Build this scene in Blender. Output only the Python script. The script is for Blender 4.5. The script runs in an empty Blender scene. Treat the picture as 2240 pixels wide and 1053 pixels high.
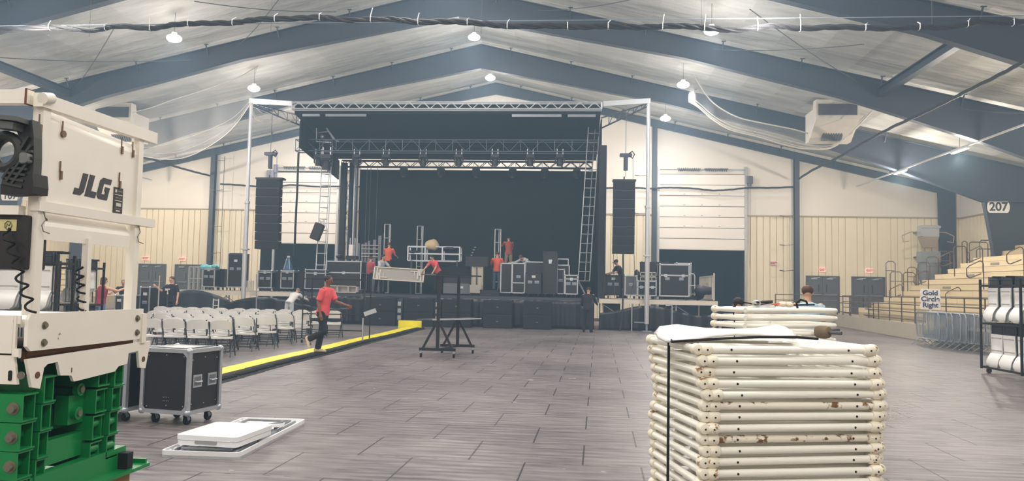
import bpy, math, random
from mathutils import Vector, Matrix, noise
random.seed(7)
PI = math.pi
S = bpy.context.scene
COL = S.collection

# ---------------------------------------------------------------- camera
CAMH = 1.6
YAW, PIT, ROL, FPX = math.radians(4.68), math.radians(3.55), .02, 1700.
_sy, _cy, _sp, _cp = math.sin(YAW), math.cos(YAW), math.sin(PIT), math.cos(PIT)
_f = Vector((-_sy*_cp, _cy*_cp, _sp)); _r0 = Vector((_cy, _sy, 0)); _u0 = Vector((_sy*_sp, -_cy*_sp, _cp))
_r = _r0*math.cos(ROL) + _u0*math.sin(ROL); _u = _u0*math.cos(ROL) - _r0*math.sin(ROL)
cam = bpy.data.objects.new('camera', bpy.data.cameras.new('camera'))
cam.matrix_world = Matrix(((_r.x, _u.x, -_f.x, 0), (_r.y, _u.y, -_f.y, 0), (_r.z, _u.z, -_f.z, CAMH), (0, 0, 0, 1)))
cam.data.sensor_width = 36.; cam.data.lens = FPX/2240.*36.; cam.data.clip_end = 400.; cam.data.clip_start = .05
COL.objects.link(cam); S.camera = cam

# ---------------------------------------------------------------- world: still indoor air with thin stage haze
w = bpy.data.worlds.new('world'); S.world = w; w.use_nodes = True
wn = w.node_tree.nodes; wl = w.node_tree.links
wn['Background'].inputs[0].default_value = (.05, .08, .12, 1); wn['Background'].inputs[1].default_value = .3
vs_ = wn.new('ShaderNodeVolumeScatter'); vs_.inputs['Color'].default_value = (.52, .77, 1., 1)
vs_.inputs['Density'].default_value = 0.0058; vs_.inputs['Anisotropy'].default_value = .1
wl.new(vs_.outputs[0], wn['World Output'].inputs['Volume'])
S.view_settings.view_transform = 'Standard'; S.view_settings.look = 'None'
S.view_settings.gamma = 1; S.view_settings.use_curve_mapping = False
S.view_settings.exposure = 0.28
S.cycles.max_bounces = 7; S.cycles.diffuse_bounces = 5; S.cycles.volume_bounces = 0; S.cycles.glossy_bounces = 3
S.cycles.use_denoising = True; S.cycles.use_adaptive_sampling = True; S.cycles.adaptive_threshold = .035; S.cycles.sample_clamp_indirect = 6
LAMP_W, FILL_W, LAMPC = 235., 290., (1., .99, .97)      # high-bay lamps and their added unseen ceiling fill, both built in high_bay() below

# ---------------------------------------------------------------- helpers
def ray(x, y): return _f + _r*((x-1120)/FPX) + _u*((526.5-y)/FPX)
def atY(x, y, Y):
    d = ray(x, y); return Vector((0, 0, CAMH)) + d*(Y/d.y)
def atX(x, y, X):
    d = ray(x, y); return Vector((0, 0, CAMH)) + d*(X/d.x)
def fl(x, y, z=0):
    d = ray(x, y); return Vector((0, 0, CAMH)) + d*((z-CAMH)/d.z)

class MB:
    def __init__(s): s.v = []; s.f = []; s.m = []; s.mi = 0; s.tf = None
    def add(s, vs, fs):
        n = len(s.v)
        if s.tf is not None: vs = [s.tf @ Vector(p) for p in vs]
        s.v += [tuple(p) for p in vs]; s.f += [tuple(i+n for i in f) for f in fs]; s.m += [s.mi]*len(fs); return s
    def b(s, x0, x1, y0, y1, z0, z1):
        return s.add([(x0,y0,z0),(x1,y0,z0),(x1,y1,z0),(x0,y1,z0),(x0,y0,z1),(x1,y0,z1),(x1,y1,z1),(x0,y1,z1)],
                     [(0,3,2,1),(4,5,6,7),(0,1,5,4),(1,2,6,5),(2,3,7,6),(3,0,4,7)])
    def c(s, x, y, z, sx, sy, sz): return s.b(x-sx/2, x+sx/2, y-sy/2, y+sy/2, z-sz/2, z+sz/2)
    def rb(s, x, y, z, sx, sy, sz, r, ax='z', n=4):      # box with rounded corners about one axis
        d = {'z': (sx, sy, sz), 'y': (sx, sz, sy), 'x': (sy, sz, sx)}[ax]; o = []
        for cx, cy, a0 in ((1, 1, 0), (-1, 1, 90), (-1, -1, 180), (1, -1, 270)):
            for i in range(n+1):
                a = math.radians(a0+90*i/n); o.append((cx*(d[0]/2-r)+r*math.cos(a), cy*(d[1]/2-r)+r*math.sin(a)))
        return s.prism([(p[0]+{'z': x, 'y': x, 'x': y}[ax], p[1]+{'z': y, 'y': z, 'x': z}[ax]) for p in o], ax,
                       {'z': z, 'y': y, 'x': x}[ax]-d[2]/2, {'z': z, 'y': y, 'x': x}[ax]+d[2]/2)
    def prism(s, o, ax, a, b):
        f = {'y': lambda p, t: (p[0], t, p[1]), 'x': lambda p, t: (t, p[0], p[1]), 'z': lambda p, t: (p[0], p[1], t)}[ax]
        n = len(o)
        return s.add([f(p, a) for p in o]+[f(p, b) for p in o], [tuple(range(n))[::-1], tuple(range(n, 2*n))]+[(i, (i+1) % n, n+(i+1) % n, n+i) for i in range(n)])
    def bar(s, p, q, w, h=None, up=(0, 0, 1)):
        p = Vector(p); q = Vector(q); d = (q-p).normalized(); u = Vector(up); h = h or w
        if abs(d.dot(u)) > .99: u = Vector((0, 1, 0))
        x = d.cross(u).normalized(); u = x.cross(d); a = x*w/2; c = u*h/2
        return s.add([p-a-c, p+a-c, p+a+c, p-a+c, q-a-c, q+a-c, q+a+c, q-a+c], [(0,1,2,3),(7,6,5,4),(0,4,5,1),(1,5,6,2),(2,6,7,3),(3,7,4,0)])
    def tube(s, pts, r, n=8, closed=False, rs=None):
        pts = [Vector(p) for p in pts]; N = len(pts); vs = []; fs = []; x = None
        for i, p in enumerate(pts):
            if closed: d = pts[(i+1) % N]-pts[i-1]
            else: d = pts[min(i+1, N-1)]-pts[max(i-1, 0)]
            d.normalize()
            if x is None:
                x = d.cross(Vector((0, 0, 1)));
                if x.length < .05: x = d.cross(Vector((0, 1, 0)))
            x = (x-d*x.dot(d)).normalized(); y = d.cross(x); k = rs[i] if rs else r
            for j in range(n):
                a = 2*PI*j/n; vs.append(p+x*math.cos(a)*k+y*math.sin(a)*k)
        for i in range(N if closed else N-1):
            for j in range(n):
                a = i*n+j; b_ = i*n+(j+1) % n; c = ((i+1) % N)*n; fs.append((a, b_, c+(j+1) % n, c+j))
        if not closed: fs += [tuple(range(n))[::-1], tuple(range((N-1)*n, N*n))]
        return s.add(vs, fs)
    def cyl(s, p, q, r, r2=None, n=12):
        return s.tube([p, q], r, n, rs=[r, r if r2 is None else r2])
    def sph(s, c, r, n=10, m=8):
        r = (r, r, r) if not isinstance(r, (tuple, list)) else r; vs = [(c[0], c[1], c[2]-r[2])]; fs = []
        for i in range(1, m):
            t = PI*i/m
            for j in range(n):
                a = 2*PI*j/n; vs.append((c[0]+r[0]*math.sin(t)*math.cos(a), c[1]+r[1]*math.sin(t)*math.sin(a), c[2]-r[2]*math.cos(t)))
        vs.append((c[0], c[1], c[2]+r[2])); L = len(vs)-1
        fs += [(0, 1+(j+1) % n, 1+j) for j in range(n)]
        for i in range(m-2):
            for j in range(n): a = 1+i*n+j; b_ = 1+i*n+(j+1) % n; fs.append((a, b_, b_+n, a+n))
        fs += [(L, L-n+j, L-n+(j+1) % n) for j in range(n)]
        return s.add(vs, fs)
    def sheet(s, g, th=0):                               # grid of points; th gives it thickness along -normal-ish y
        R = len(g); C_ = len(g[0]); vs = [p for r_ in g for p in r_]
        fs = [(i*C_+j, i*C_+j+1, (i+1)*C_+j+1, (i+1)*C_+j) for i in range(R-1) for j in range(C_-1)]
        return s.add(vs, fs)
    def build(s, name, mat, parent=None, smooth=40):
        me = bpy.data.meshes.new(name); me.from_pydata(s.v, [], s.f)
        for m_ in (mat if isinstance(mat, (list, tuple)) else [mat]): me.materials.append(m_)
        if any(s.m): me.polygons.foreach_set('material_index', s.m)
        if smooth: me.shade_smooth(); me.set_sharp_from_angle(angle=math.radians(smooth))
        o = bpy.data.objects.new(name, me); COL.objects.link(o)
        if parent is not None: o.parent = parent
        return o
def tag(o, label=None, cat=None, group=None, kind=None):
    for k, v in (('label', label), ('category', cat), ('group', group), ('kind', kind)):
        if v: o[k] = v
    return o
def thing(name, label, cat, loc=(0, 0, 0), rz=0, group=None):
    o = bpy.data.objects.new(name, None); o.empty_display_size = .1; COL.objects.link(o)
    o.location = loc; o.rotation_euler = (0, 0, rz); return tag(o, label, cat, group)
def dup(root, loc=None, rz=None, label=None, rot=None):
    kids = {}
    for o in bpy.data.objects: pass
    def cp(o, par):
        c = o.copy(); COL.objects.link(c)
        if par is not None: c.parent = par
        for ch in CH.get(o, ()): CH.setdefault(c, []).append(cp(ch, c))
        return c
    CH = _children_map(root); r = cp(root, None)
    if loc is not None: r.location = loc
    if rz is not None: r.rotation_euler = (0, 0, rz)
    if rot is not None: r.rotation_euler = rot
    if label: r['label'] = label
    return r
def _children_map(root):
    m = {}; st = [root]
    while st:
        o = st.pop(); m[o] = list(o.children); st += m[o]
    return m
def struct(o): o['kind'] = 'structure'; return o

# ---------------------------------------------------------------- materials
def lin(c): return tuple(((v/255)/12.92 if v <= 10 else ((v/255+.055)/1.055)**2.4) for v in c)
_mc = {}
def M(name, rgb, rough=.5, metal=0, var=.08, sc=3, bump=0, bsc=60, rust=None, rsc=6, rth=.62, emit=0, spec=None):
    if name in _mc: return _mc[name]
    m = bpy.data.materials.new(name); m.use_nodes = True; n = m.node_tree.nodes; l = m.node_tree.links; p = n['Principled BSDF']
    c = lin(rgb); p.inputs['Roughness'].default_value = rough; p.inputs['Metallic'].default_value = metal
    if spec is not None: p.inputs['Specular IOR Level'].default_value = spec
    tc = n.new('ShaderNodeTexCoord'); no = n.new('ShaderNodeTexNoise'); no.inputs['Scale'].default_value = sc; no.inputs['Detail'].default_value = 4
    oi = n.new('ShaderNodeObjectInfo'); va = n.new('ShaderNodeVectorMath'); va.operation = 'MULTIPLY_ADD'; l.new(oi.outputs['Random'], va.inputs[0]); va.inputs[1].default_value = (17, 31, 23); l.new(tc.outputs['Object'], va.inputs[2])
    l.new(va.outputs[0], no.inputs['Vector'])
    mx = n.new('ShaderNodeMix'); mx.data_type = 'RGBA'; l.new(no.outputs['Fac'], mx.inputs[0])
    mx.inputs[6].default_value = tuple(v*(1-var) for v in c)+(1,); mx.inputs[7].default_value = tuple(min(1, v*(1+var)) for v in c)+(1,)
    out = mx.outputs[2]
    if rust:
        n2 = n.new('ShaderNodeTexNoise'); n2.inputs['Scale'].default_value = rsc; n2.inputs['Detail'].default_value = 8; n2.inputs['Roughness'].default_value = .65
        l.new(va.outputs[0], n2.inputs['Vector'])
        cr = n.new('ShaderNodeValToRGB'); cr.color_ramp.elements[0].position = rth; cr.color_ramp.elements[1].position = rth+.04
        l.new(n2.outputs['Fac'], cr.inputs[0]); m2 = n.new('ShaderNodeMix'); m2.data_type = 'RGBA'
        l.new(cr.outputs[0], m2.inputs[0]); l.new(out, m2.inputs[6]); m2.inputs[7].default_value = lin(rust)+(1,); out = m2.outputs[2]
    l.new(out, p.inputs['Base Color'])
    if bump:
        nb = n.new('ShaderNodeTexNoise'); nb.inputs['Scale'].default_value = bsc; nb.inputs['Detail'].default_value = 3
        l.new(tc.outputs['Object'], nb.inputs['Vector']); bp = n.new('ShaderNodeBump'); bp.inputs['Strength'].default_value = bump
        bp.inputs['Distance'].default_value = .02; l.new(nb.outputs['Fac'], bp.inputs['Height']); l.new(bp.outputs[0], p.inputs['Normal'])
    if emit: p.inputs['Emission Color'].default_value = lin(rgb)+(1,); p.inputs['Emission Strength'].default_value = emit
    _mc[name] = m; return m
def math_node(n, l, op, a, b=None, c=None):
    q = n.new('ShaderNodeMath'); q.operation = op
    for i, x in enumerate((a, b, c)):
        if x is None: continue
        if isinstance(x, (int, float)): q.inputs[i].default_value = x
        else: l.new(x, q.inputs[i])
    return q.outputs[0]
def floor_mat():
    m = bpy.data.materials.new('floor_tiles'); m.use_nodes = True; n = m.node_tree.nodes; l = m.node_tree.links; p = n['Principled BSDF']
    tc = n.new('ShaderNodeTexCoord'); mp = n.new('ShaderNodeMapping'); mp.inputs['Rotation'].default_value = (0, 0, math.radians(1.7)); mp.inputs['Location'].default_value = (.12, .07, 0)
    l.new(tc.outputs['Object'], mp.inputs[0]); sx = n.new('ShaderNodeSeparateXYZ'); l.new(mp.outputs[0], sx.inputs[0])
    X, Y = sx.outputs[0], sx.outputs[1]; q = lambda op, a, b=None, c=None: math_node(n, l, op, a, b, c)
    row = q('DIVIDE', Y, .917); rf = q('FLOOR', row); xs = q('ADD', q('DIVIDE', X, 1.06), q('MULTIPLY', q('PINGPONG', rf, 1.), .5))
    fx = q('ABSOLUTE', q('SUBTRACT', q('FRACT', xs), .5)); seamx = q('GREATER_THAN', fx, .5-.0075)
    fy = q('FRACT', row); seamy = q('LESS_THAN', q('ABSOLUTE', q('SUBTRACT', fy, .5)), .0)   # unused band kept neutral
    edge = q('GREATER_THAN', q('ABSOLUTE', q('SUBTRACT', fy, .5)), .5-.008)
    nt = q('LESS_THAN', q('FRACT', q('DIVIDE', X, .176)), .34); edge = q('MULTIPLY', edge, q('ADD', q('MULTIPLY', nt, .7), .16))
    # per-tile tint
    cb = n.new('ShaderNodeCombineXYZ'); l.new(q('FLOOR', q('ADD', xs, .5)), cb.inputs[0]); l.new(rf, cb.inputs[1])
    wnz = n.new('ShaderNodeTexWhiteNoise'); wnz.noise_dimensions = '2D'; l.new(cb.outputs[0], wnz.inputs['Vector'])
    # grain drawn across the tiles, different on each one
    mp2 = n.new('ShaderNodeMapping'); mp2.inputs['Scale'].default_value = (1.1, 8., 1); l.new(mp.outputs[0], mp2.inputs[0])
    ns = n.new('ShaderNodeTexNoise'); ns.inputs['Scale'].default_value = 1.6; ns.inputs['Detail'].default_value = 5; l.new(mp2.outputs[0], ns.inputs['Vector'])
    nb = n.new('ShaderNodeTexNoise'); nb.inputs['Scale'].default_value = .35; nb.inputs['Detail'].default_value = 3; l.new(mp.outputs[0], nb.inputs['Vector'])
    v = q('ADD', q('ADD', q('MULTIPLY', ns.outputs['Fac'], .62), q('MULTIPLY', nb.outputs['Fac'], .34)), q('MULTIPLY', wnz.outputs['Value'], .04))
    cr = n.new('ShaderNodeValToRGB'); e = cr.color_ramp.elements; e[0].position = .36; e[0].color = lin((78, 73, 76))+(1,); e[1].position = .64; e[1].color = lin((142, 134, 134))+(1,)
    l.new(v, cr.inputs[0]); mx = n.new('ShaderNodeMix'); mx.data_type = 'RGBA'; l.new(q('MAXIMUM', seamx, edge), mx.inputs[0])
    l.new(cr.outputs[0], mx.inputs[6]); mx.inputs[7].default_value = lin((28, 26, 28))+(1,)
    ns3 = n.new('ShaderNodeTexNoise'); ns3.inputs['Scale'].default_value = 2.2; ns3.inputs['Detail'].default_value = 2; l.new(mp.outputs[0], ns3.inputs['Vector'])
    sp = q('GREATER_THAN', ns3.outputs['Fac'], .735); mx2 = n.new('ShaderNodeMix'); mx2.data_type = 'RGBA'; l.new(q('MULTIPLY', sp, .5), mx2.inputs[0])
    l.new(mx.outputs[2], mx2.inputs[6]); mx2.inputs[7].default_value = (.5, .48, .46, 1)
    l.new(mx2.outputs[2], p.inputs['Base Color']); p.inputs['Roughness'].default_value = .42; p.inputs['Specular IOR Level'].default_value = .35
    bp = n.new('ShaderNodeBump'); bp.inputs['Strength'].default_value = .5; bp.inputs['Distance'].default_value = .02
    wv = n.new('ShaderNodeTexWave'); wv.inputs['Scale'].default_value = 2.2; wv.bands_direction = 'Y'; wv.inputs['Distortion'].default_value = 3; wv.inputs['Detail'].default_value = 2; l.new(mp.outputs[0], wv.inputs[0])
    l.new(q('SUBTRACT', q('MULTIPLY', wv.outputs['Fac'], .3), q('MAXIMUM', seamx, edge)), bp.inputs['Height']); l.new(bp.outputs[0], p.inputs['Normal'])
    return m
def ceiling_mat():
    m = bpy.data.materials.new('white_insulation'); m.use_nodes = True; n = m.node_tree.nodes; l = m.node_tree.links; p = n['Principled BSDF']
    tc = n.new('ShaderNodeTexCoord'); mp = n.new('ShaderNodeMapping'); mp.inputs['Scale'].default_value = (.35, 1.6, 1); l.new(tc.outputs['Object'], mp.inputs[0])
    ns = n.new('ShaderNodeTexNoise'); ns.inputs['Scale'].default_value = 1.0; ns.inputs['Detail'].default_value = 5; l.new(mp.outputs[0], ns.inputs['Vector'])
    cr = n.new('ShaderNodeValToRGB'); e = cr.color_ramp.elements; e[0].position = .25; e[0].color = lin((160, 160, 157))+(1,); e[1].position = .75; e[1].color = lin((196, 195, 191))+(1,)
    l.new(ns.outputs['Fac'], cr.inputs[0]); l.new(cr.outputs[0], p.inputs['Base Color']); p.inputs['Roughness'].default_value = .6
    sx = n.new('ShaderNodeSeparateXYZ'); l.new(tc.outputs['Object'], sx.inputs[0])
    q = lambda op, a, b=None, c=None: math_node(n, l, op, a, b, c)
    pur = q('ABSOLUTE', q('SINE', q('MULTIPLY', sx.outputs[0], PI/1.5)))       # blanket sags between the purlins
    bp = n.new('ShaderNodeBump'); bp.inputs['Strength'].default_value = .8; bp.inputs['Distance'].default_value = .18
    l.new(q('ADD', q('MULTIPLY', ns.outputs['Fac'], 1.6), q('MULTIPLY', pur, -.35)), bp.inputs['Height']); l.new(bp.outputs[0], p.inputs['Normal'])
    return m
def wood_none(): pass

STEEL = M('slate_frame_paint', (58, 65, 78), .5, var=.10, sc=.6)
WHITE = M('white_plastic', (232, 230, 228), .4, var=.03)
CREAM = M('cream_paint', (240, 234, 222), .42, var=.07, sc=4, rust=(96, 66, 44), rsc=9, rth=.70)
BLACK = M('black_paint', (22, 22, 26), .5, var=.15)
RUBBER = M('black_rubber', (16, 16, 18), .8, var=.2)
DRAPE = M('black_drape', (18, 23, 34), .9, var=.25, sc=1.5, bump=.3, bsc=3)
PLAST = M('dark_vinyl', (24, 28, 36), .32, var=.3, sc=2)
ALU = M('aluminium', (190, 196, 204), .38, .75, var=.12, sc=8)
ALUM = M('dull_aluminium', (150, 160, 176), .5, .5, var=.12, sc=8)
CASE = M('black_case_laminate', (26, 27, 32), .45, var=.12, sc=5)
TAN = M('tan_plank', (232, 216, 180), .5, var=.05, sc=2)
SIDING = M('beige_siding', (236, 226, 200), .5, var=.04, sc=.8)
LINER = M('white_liner', (228, 222, 212), .38, var=.04, sc=.7, bump=.25, bsc=1.2)
CONC = M('concrete', (184, 176, 160), .8, var=.10, sc=2.5, bump=.1)
DGREY = M('dark_grey_paint', (84, 84, 88), .45, var=.08)
LGREY = M('light_grey_paint', (190, 188, 184), .5, var=.05)
BROWNR = M('brown_rail_paint', (88, 72, 60), .45, var=.1)

# ================================================================= THE BUILDING
RX, RZ, SL = -4.85, 13.8, .235          # ridge line, its height, roof slope
WL, WR, YF, YE = -31.3, 21.6, -14., 45.75
def roofz(x): return RZ - SL*abs(x-RX)
o = MB().b(WL-.5, WR+.5, YF, YE+8, -.2, 0).build('floor', floor_mat(), smooth=0); struct(o)
CEIL = ceiling_mat()
g = MB()
for sgn, xe in ((-1, WL-.3), (1, WR+.3)):
    n_ = 36
    for k in range(n_):
        xa = RX+(xe-RX)*k/n_; xb = RX+(xe-RX)*(k+1)/n_
        if sgn < 0: xa, xb = xb, xa
        za, zb = roofz(xa)+.22, roofz(xb)+.22
        g.add([(xa, YF, za), (xb, YF, zb), (xb, YE+.1, zb), (xa, YE+.1, za), (xa, YF, za+.12), (xb, YF, zb+.12), (xb, YE+.1, zb+.12), (xa, YE+.1, za+.12)],
              [(0, 1, 2, 3), (7, 6, 5, 4)])
struct(g.build('ceiling', CEIL, smooth=80))

# end wall with its door openings: ribbed beige siding below, smooth liner above
SID = 6.06
def ribs_x(mb, x0, x1, z0, z1, y, step=.37, d=.07):
    x = x0; o = [(x0, y)]
    while x+step <= x1:
        o += [(x+step-.06, y), (x+step-.05, y+d), (x+step-.015, y+d), (x+step-.005, y)]; x += step
    o.append((x1, y)); v = [(a, b, z0) for a, b in o]+[(a, b, z1) for a, b in o]; n = len(o)
    mb.add(v, [(i, i+1, n+i+1, n+i) for i in range(n-1)])
def ribs_y(mb, y0, y1, z0, z1, x, sgn, step=.37, d=.07):
    y = y0; o = [(x, y0)]
    while y+step <= y1:
        o += [(x, y+step-.06), (x+sgn*d, y+step-.05), (x+sgn*d, y+step-.015), (x, y+step-.005)]; y += step
    o.append((x, y1)); v = [(a, b, z0) for a, b in o]+[(a, b, z1) for a, b in o]; n = len(o)
    mb.add(v, [(i, i+1, n+i+1, n+i) for i in range(n-1)])
YW = 45.5
DKL, DKR, DKT = (-18.95, -14.2), (4.82, 9.66), 4.06
DKT2 = 8.45
DOORS = [(-26.55, -24.8), (-24.25, -22.4), (13.1, 14.95), (15.6, 17.45)]
DT, DB = 2.68, .6
wb = MB()
xs = [WL] + [v for ab in sorted([DOORS[0], DOORS[1], DKL, DKR, DOORS[2], DOORS[3]]) for v in ab] + [WR]
for i in range(0, len(xs), 2): ribs_x(wb, xs[i], xs[i+1], 0, SID, YW)
for a, b in DOORS: ribs_x(wb, a, b, DT, SID, YW); wb.b(a, b, YW, YW+.1, 0, DB)
wb.mi = 1
for x0, x1 in [(xs[0], DKL[0]), (DKL[1], DKR[0]), (DKR[1], xs[-1])]:
    pts = [(x0, SID), (x1, SID), (x1, roofz(x1)+.22)] + ([(RX, RZ+.22)] if x0 < RX < x1 else []) + [(x0, roofz(x0)+.22)]
    wb.prism(pts, 'y', YW-.02, YW+.1)
for x0, x1 in (DKL, DKR):
    wb.prism([(x0, DKT2), (x1, DKT2), (x1, roofz(x1)+.22), (x0, roofz(x0)+.22)], 'y', YW-.02, YW+.1)
struct(wb.build('wall_back', [SIDING, LINER], smooth=0))
struct(MB().b(WL, WR, YF-.1, YF, -.1, RZ+.5).build('wall_front', LINER, smooth=0))
wr = MB(); ribs_y(wr, YF, YW, 0, SID, WR, 1); wr.mi = 1; wr.b(WR-.02, WR+.1, YF, YW, SID, roofz(WR)+.3); struct(wr.build('wall_right', [SIDING, LINER], smooth=0))
wr = MB(); ribs_y(wr, YF, YW, 0, SID, WL, -1); wr.mi = 1; wr.b(WL-.1, WL+.02, YF, YW, SID, roofz(WL)+.3); struct(wr.build('wall_left', [SIDING, LINER], smooth=0))
tr = MB()
for x0, x1 in [(xs[0], DKL[0]), (DKL[1], DKR[0]), (DKR[1], xs[-1])]: tr.b(x0, x1, YW-.06, YW-.015, SID-.04, SID+.04)
struct(tr.build('trim_1', M('tan_trim', (168, 156, 130), .5), smooth=0))
struct(MB().b(WR-.08, WR-.02, YF, YW, SID-.04, SID+.04).build('trim_2', _mc['tan_trim'], smooth=0))
# boxes behind the two loading doors, night darkness painted into their colour
NIGHT = M('night_yard', (34, 48, 66), .9, var=.1, sc=.5)
for i, (a, b) in enumerate((DKL, DKR)):
    mb = MB(); mb.b(a-.3, b+.3, YW+7.4, YW+7.5, 0, 4.6); mb.b(a-.4, a-.3, YW+.15, YW+7.5, 0, 4.6); mb.b(b+.3, b+.4, YW+.15, YW+7.5, 0, 4.6); mb.b(a-.4, b+.4, YW+.15, YW+7.5, 4.5, 4.6)
    struct(mb.build('wall_night_box_%s' % ('left', 'right')[i], NIGHT, smooth=0))

# steel portal frames: rafters, tapered columns, flange braces
def frame(Y, label, prof, col, fw=.30, ins=.12):
    t = thing('steel_frame', label, 'steel frame', (RX, Y, 0), group=None)
    for sgn, W, nm in ((-1, RX-WL-ins, 'left'), (1, WR-RX-ins, 'right')):
        top = [(sgn*d, RZ-SL*d) for d, _ in prof if d < W]+[(sgn*W, RZ-SL*W)]
        dd = [(d, h) for d, h in prof if d < W]; h1 = prof[-1][1]; dd.append((W, h1))
        k0, k1 = col; xk = W-k0
        bot = [(sgn*d, RZ-SL*d-h) for d, h in dd if d < xk]; zk = RZ-SL*xk-h1; bot.append((sgn*xk, zk))
        r = MB(); r.prism(top+bot[::-1] if sgn > 0 else (top+bot[::-1])[::-1], 'y', -.02, .02)
        zo = RZ-SL*W
        r.prism([(sgn*xk, zk), (sgn*W, zk), (sgn*W, zo)] if sgn > 0 else [(sgn*W, zo), (sgn*W, zk), (sgn*xk, zk)], 'y', -.02, .02)
        for a, b in zip(bot[:-1], bot[1:]): r.bar((a[0], 0, a[1]), (b[0], 0, b[1]), fw, .03)
        r.bar((top[0][0], 0, top[0][1]), (top[-1][0], 0, top[-1][1]), fw, .03)
        r.build('rafter', STEEL, t, smooth=0)
        c = MB(); c.prism([(sgn*(W-k1), 0), (sgn*W, 0), (sgn*W, zk), (sgn*xk, zk)][::sgn], 'y', -.02, .02)
        c.bar((sgn*(W-k1), 0, 0), (sgn*xk, 0, zk), fw, .03); c.bar((sgn*W, 0, 0), (sgn*W, 0, zo), fw, .03); c.bar((sgn*xk, 0, zk), (sgn*W, 0, zk), fw, .025)
        c.build('column', STEEL, t, smooth=0)
        if Y > 10:
            k = 1.5
            while k < W-1:
                m = MB(); z = RZ-SL*k
                m.bar((sgn*k-.07, -.28, z+.10), (sgn*k+.1, -.28, z+.10), .05, .03); m.bar((sgn*k, -.28, z+.1), (sgn*k, -.02, z-.28), .045)
                m.build('flange_brace', STEEL, t, smooth=0); k += 3.0
    return t
PR = [(0, 1.22), (9, .84), (15, 1.0), (20, 1.5), (24, 2.05)]
NAMES = {45.35: 'shallow slate grey roof frame against the end wall', 38.1: 'slate grey roof frame just behind the stage roof, its column bearing the sign 207',
         30.7: 'slate grey roof frame passing over the stage front, second nearest whole arch', 23.3: 'nearest slate grey roof frame crossing both upper corners of the view',
         15.9: 'slate grey roof frame nearly over the camera, nearest of all', 8.5: 'slate grey roof frame above the foreground barricades', 1.1: 'slate grey roof frame directly over the camera', -6.3: 'slate grey roof frame behind the camera'}
for Y in (45.35, 38.1, 30.7, 23.3, 15.9, 8.5, 1.1, -6.3):
    if Y > 45: frame(Y, NAMES[Y], [(0, .66), (6, .4), (24, .4)], (.80, .66), .2, .42)
    elif Y > 10: frame(Y, NAMES[Y], PR, (2.35, 1.35))
# end wall posts
for x, lb in ((-22.0, 'left of the stage'), (-13.2, 'behind the left end of the stage'), (4.52, 'left of the right loading door'), (12.54, 'left of the right double doors')):
    m = MB(); zt = roofz(x)-.35; m.b(-.13, .13, -.16, -.14, 0, zt); m.b(-.13, .13, .14, .16, 0, zt); m.b(-.012, .012, -.14, .14, 0, zt)
    o = m.build('wall_post', STEEL, smooth=0); o.location = (x, YW-.2, 0); tag(o, 'slate grey steel post on the end wall '+lb, 'steel post', 'posts standing against the end wall')
# eave struts between frames
for (x, sd) in ((RX+16.5, 'right'), (RX-16.5, 'left')):
    for (ya, yb, q_) in ((23.3, 30.7, 'nearer'),):
        z = roofz(x)-.62; m = MB(); m.bar((0, 0, 0), (0, yb-ya-.06, 0), .28, .03); m.bar((0, 0, .3), (0, yb-ya-.06, .3), .28, .03); m.bar((0, 0, .15), (0, yb-ya-.06, .15), .03, .3)
        o = m.build('roof_strut', STEEL, smooth=0); o.location = (x, ya+.03, z); tag(o, 'slate grey strut joining two roof frames, %s side' % sd, 'roof strut')

# ----- lamps
LED = M('lamp_glow', (255, 250, 240), .5, emit=26)
HOUS = M('lamp_housing', (205, 205, 205), .5)
def high_bay(x, y, label, vis=True):
    z = roofz(x)-.80
    t = thing('high_bay_lamp', label, 'ceiling lamp', (x, y, z), group='round high bay lamps under the roof')
    m = MB(); m.cyl((0, 0, .02), (0, 0, .12), .27, .17, 20); m.cyl((0, 0, .12), (0, 0, .22), .1, .1, 12); m.build('housing', HOUS, t)
    MB().sph((0, 0, 0), (.27, .27, .14), 20, 10).build('lens', LED, t)  # lens made deeper so the lamp's bloom is part of its shape
    MB().cyl((0, 0, .22), (0, 0, .98), .008, n=6).build('hanger', DGREY, t)
    L = bpy.data.lights.new('high_bay_light', 'AREA'); L.shape = 'DISK'; L.size = .5; L.energy = LAMP_W; L.color = LAMPC
    lo = bpy.data.objects.new('light_down', L); COL.objects.link(lo); lo.parent = t; lo.location = (0, 0, -.12)
    L2 = bpy.data.lights.new('added_ceiling_fill', 'POINT'); L2.shadow_soft_size = .6; L2.energy = FILL_W; L2.color = LAMPC
    lo = bpy.data.objects.new('light_fill_added', L2); COL.objects.link(lo); lo.parent = t; lo.location = (0, 0, -2.4); lo.visible_camera = False  # added unseen fill well below the lamp, there to brighten the ceiling
for y, rn in ((41.2, 'farthest row'), (34.4, 'row behind the stage front'), (27.2, 'nearest row in view'), (19.6, 'row above the folding chairs'), (12.2, 'row above the foreground'), (4.8, 'row over the camera'), (-3., 'row behind the camera'), (-10.5, 'last row behind the camera')):
    for x, cn in ((-14.95, 'left'), (RX, 'ridge'), (4.65, 'right')):
        high_bay(x if x != RX else RX+.12, y, 'round white high bay lamp, %s line, %s' % (cn, rn))

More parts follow.
